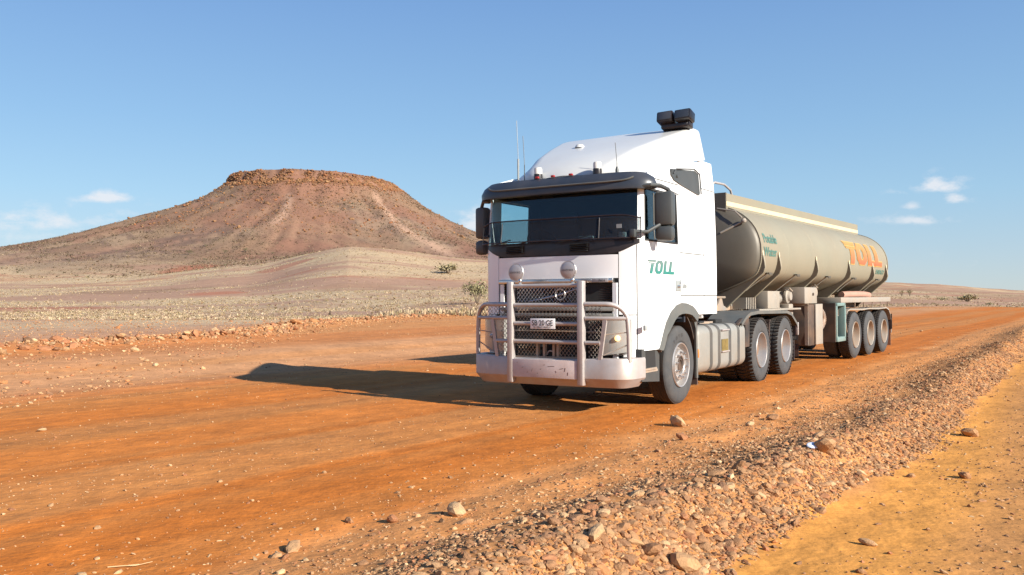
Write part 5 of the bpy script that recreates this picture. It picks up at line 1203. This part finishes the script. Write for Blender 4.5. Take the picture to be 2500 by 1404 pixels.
# ================================================================== VEGETATION
def tufts(n_, X, Y, S, colf, name, label, cat, blades=9, hmul=1.0, flop=.55):
    Z = height(X, Y); N = len(X); B = blades
    a = rng.uniform(0, 2*np.pi, (N, B)); rad = rng.uniform(.3, 1, (N, B))*S[:, None]*flop; h = rng.uniform(.55, 1.05, (N, B))*S[:, None]*hmul
    bx = np.cos(a)*rad*.35; by = np.sin(a)*rad*.35; w = S[:, None]*.16
    tx_ = np.cos(a)*rad; ty_ = np.sin(a)*rad
    p0 = np.stack([X[:, None]+bx-np.sin(a)*w, Y[:, None]+by+np.cos(a)*w, np.repeat(Z[:, None]-.03, B, 1)], -1)
    p1 = np.stack([X[:, None]+bx+np.sin(a)*w, Y[:, None]+by-np.cos(a)*w, np.repeat(Z[:, None]-.03, B, 1)], -1)
    p2 = np.stack([X[:, None]+tx_+np.sin(a)*w*.45, Y[:, None]+ty_-np.cos(a)*w*.45, Z[:, None]+h], -1)
    p3 = np.stack([X[:, None]+tx_-np.sin(a)*w*.45, Y[:, None]+ty_+np.cos(a)*w*.45, Z[:, None]+h*.92], -1)
    V = np.stack([p0, p1, p2, p3], 2).reshape(-1, 3); Fq = np.arange(len(V)).reshape(-1, 4)
    C = np.repeat(colf(X, Y, N), B*4, 0)
    me = mesh_np(name, V, Fq, C, M['veg']); o = bpy.data.objects.new(name, me); col.objects.link(o); setp(o, label, cat, kind='stuff'); return o
# straw tufts on the plain
n_ = 260000; px_ = rng.uniform(-60, 2560, n_); D = np.exp(rng.uniform(math.log(48), math.log(420), n_)); Y = D; X = (px_-PX)/F*Y
g = grassiness(X, Y); sr_ = side_of_ridge(X, Y); rr = np.hypot(X-MX, Y-MY)
k_ = (rng.random(n_) < np.clip(g, .10, 1)*.36) & (sr_ > 7) & (rr > 175) & (rng.random(n_) > .92*np.max([w_ for w_, _ in patches(X, Y)], axis=0)); X, Y = X[k_], Y[k_]
S = np.clip(rng.lognormal(math.log(.22), .35, len(X)), .1, .55)*np.interp(Y, [50, 120, 400], [.5, .8, 1.2])
def strawc(X, Y, N): return np.where(rng.random((N, 1)) < .3, np.array((.24, .165, .10)), np.array((.41, .315, .20)))*np.clip(rng.normal(1, .18, (N, 1)), .65, 1.35)+rng.normal(0, .012, (N, 3))
tufts(0, X, Y, S, strawc, 'spinifex_tufts', 'pale straw coloured grass tufts covering the plain', 'grass', blades=7, hmul=.62, flop=1.25)
# olive / brown scrub speckle on the hill and plain
n_ = 150000; th = rng.uniform(-math.pi*.62, math.pi*.62, n_); rr = rng.uniform(48, 235, n_); X = MX+np.sin(th)*rr; Y = MY-np.cos(th)*rr
k_ = rng.random(n_) < .2+.6*sst(.42, .62, fbm(X*.05, Y*.05, 4, 150)); X, Y = X[k_], Y[k_]; S = np.clip(rng.lognormal(math.log(.30), .5, len(X)), .12, 1.4)
def scrubc(X, Y, N):
    t = rng.random((N, 1)); return np.where(t < .35, np.array((.27, .2, .13)), np.where(t < .75, np.array((.13, .09, .06)), np.array((.115, .10, .06))))*np.clip(rng.normal(1, .15, (N, 1)), .6, 1.4)
tufts(0, X, Y, S, scrubc, 'hillside_scrub', 'low scrub and tussocks dotted over the flat-topped hill', 'scrub', blades=5, flop=1.2, hmul=.7)
# rocks on the cap and slopes of the hill
n_ = 12000; th = rng.uniform(-math.pi*.6, math.pi*.6, n_); rr = np.where(rng.random(n_) < .7, rng.normal(51.5, 2.0, n_), rng.uniform(48, 120, n_)); X = MX+np.sin(th)*rr; Y = MY-np.cos(th)*rr
S = np.clip(rng.lognormal(math.log(.34), .55, n_), .1, 1.6); K = pick_pal(n_, [.25, .3, .02, .25, .0, .15, .03])
scatter_mesh('hilltop_rocks', TINY, np.stack([X, Y, height(X, Y)+S*.2], 1), S, PAL[K]*.8, 'brown rocks breaking out along the rim of the flat-topped hill', 'rocks')
# individual shrubs
def shrub(x, y, wpx, hpx, c_, label, dens=260, trunk=True, name='desert_shrub', cat='shrub', group=None, dist=None, seed=0, split=0):
    r_ = np.random.default_rng(seed+77); a = at_px(x, y); dp = a[1]; w = wpx/F*dp; h = hpx/F*dp
    root = empty(name, a); setp(root, label, cat, group)
    q = MB(); tips = []
    for i in range(7):
        an = i*2.4+seed; e = Vector((math.cos(an)*w*.33*(0.6+.4*r_.random()), math.sin(an)*w*.33, h*(.45+.3*r_.random())))
        q.tube([Vector((math.cos(an)*.02*w, 0, -.05)), e*.45+Vector((0, 0, h*.05)), e], w*.022, 5, taper=.35); tips.append(e)
    q.build('trunk', M['bark'], root)
    cl = np.array([[t.x, t.y, t.z] for t in tips]+[[0, 0, h*.6], [w*.1, 0, h*.75]]); n_ = dens
    id_ = r_.integers(0, len(cl), n_); P_ = cl[id_]+r_.normal(0, 1, (n_, 3))*np.array([w*.12, w*.12, h*.12])
    P_[:, 2] = np.clip(P_[:, 2], h*.06, h); ls = max(w, h)*.055*r_.uniform(.6, 1.4, n_)
    A = r_.normal(0, 1, (n_, 3)); A /= np.linalg.norm(A, axis=1)[:, None]; B = np.cross(A, r_.normal(0, 1, (n_, 3))); B /= np.linalg.norm(B, axis=1)[:, None]
    V = np.stack([P_-A*ls[:, None], P_+B*ls[:, None]*.45, P_+A*ls[:, None], P_-B*ls[:, None]*.45], 1).reshape(-1, 3)
    C = np.repeat(np.array(c_)*r_.uniform(.6, 1.4, (n_, 1)), 4, 0)
    me = mesh_np('crown', V, np.arange(len(V)).reshape(-1, 4), C, M['veg']); o = bpy.data.objects.new('crown', me); col.objects.link(o); o.parent = root
    return root
M['bark'] = mat('grey_brown_bark', (.16, .12, .085), .9, bump=.4)
ol = (.25, .225, .125); dk = (.12, .11, .06); br = (.22, .17, .10)
shrub(1165, 742, 60, 58, ol, 'green leafy shrub standing right beside the truck mirror side', 620, seed=1)
shrub(1095, 668, 62, 26, (.27, .225, .13), 'low greenish bush on the pale slope left of the truck', 420, seed=2)
shrub(1133, 712, 20, 22, (.27, .24, .14), 'small sparse bush just left of the leafy shrub', 200, seed=12)
shrub(600, 616, 18, 13, dk, 'dark bush in the dip at the foot of the hill', 160, seed=3)
shrub(550, 620, 14, 10, dk, 'small dark bush left of the one in the dip', 130, seed=4)
shrub(462, 622, 20, 13, dk, 'leftmost dark bush at the foot of the hill', 150, seed=5)
shrub(665, 622, 13, 8, dk, 'tiny dark bush right of the one in the dip', 110, seed=6)
shrub(2202, 724, 15, 17, (.24, .19, .10), 'left half of a pair of small round bushes behind the trailer', 200, seed=7)
shrub(2221, 724, 17, 19, (.22, .18, .10), 'right hand bush of the close pair behind the trailer', 220, seed=8)
shrub(2362, 737, 50, 18, (.27, .22, .12), 'wide mounded bush on the plain right of the trailer', 420, seed=9)
shrub(2264, 729, 13, 9, (.24, .2, .11), 'small bush between the close pair and the wide mounded one', 120, seed=10)
shrub(2415, 746, 24, 8, (.27, .23, .13), 'low flat bush farthest right by the road bend', 150, seed=11)
shrub(2300, 733, 28, 7, (.28, .24, .13), 'flat spreading bush just left of the wide mounded one', 150, seed=13)
# dead grass wisps on the verge left of the truck
n_ = 1500; px_ = rng.uniform(930, 1200, n_); py_ = rng.uniform(752, 768, n_); Y = rng.uniform(52, 66, n_); X = (px_-PX)/F*Y
tufts(0, X, Y, np.clip(rng.lognormal(math.log(.16), .35, n_), .06, .4), strawc, 'verge_grass', 'dry grass fringe along the verge left of the truck', 'grass', blades=7, hmul=1.3)
print('objects', len(bpy.data.objects))
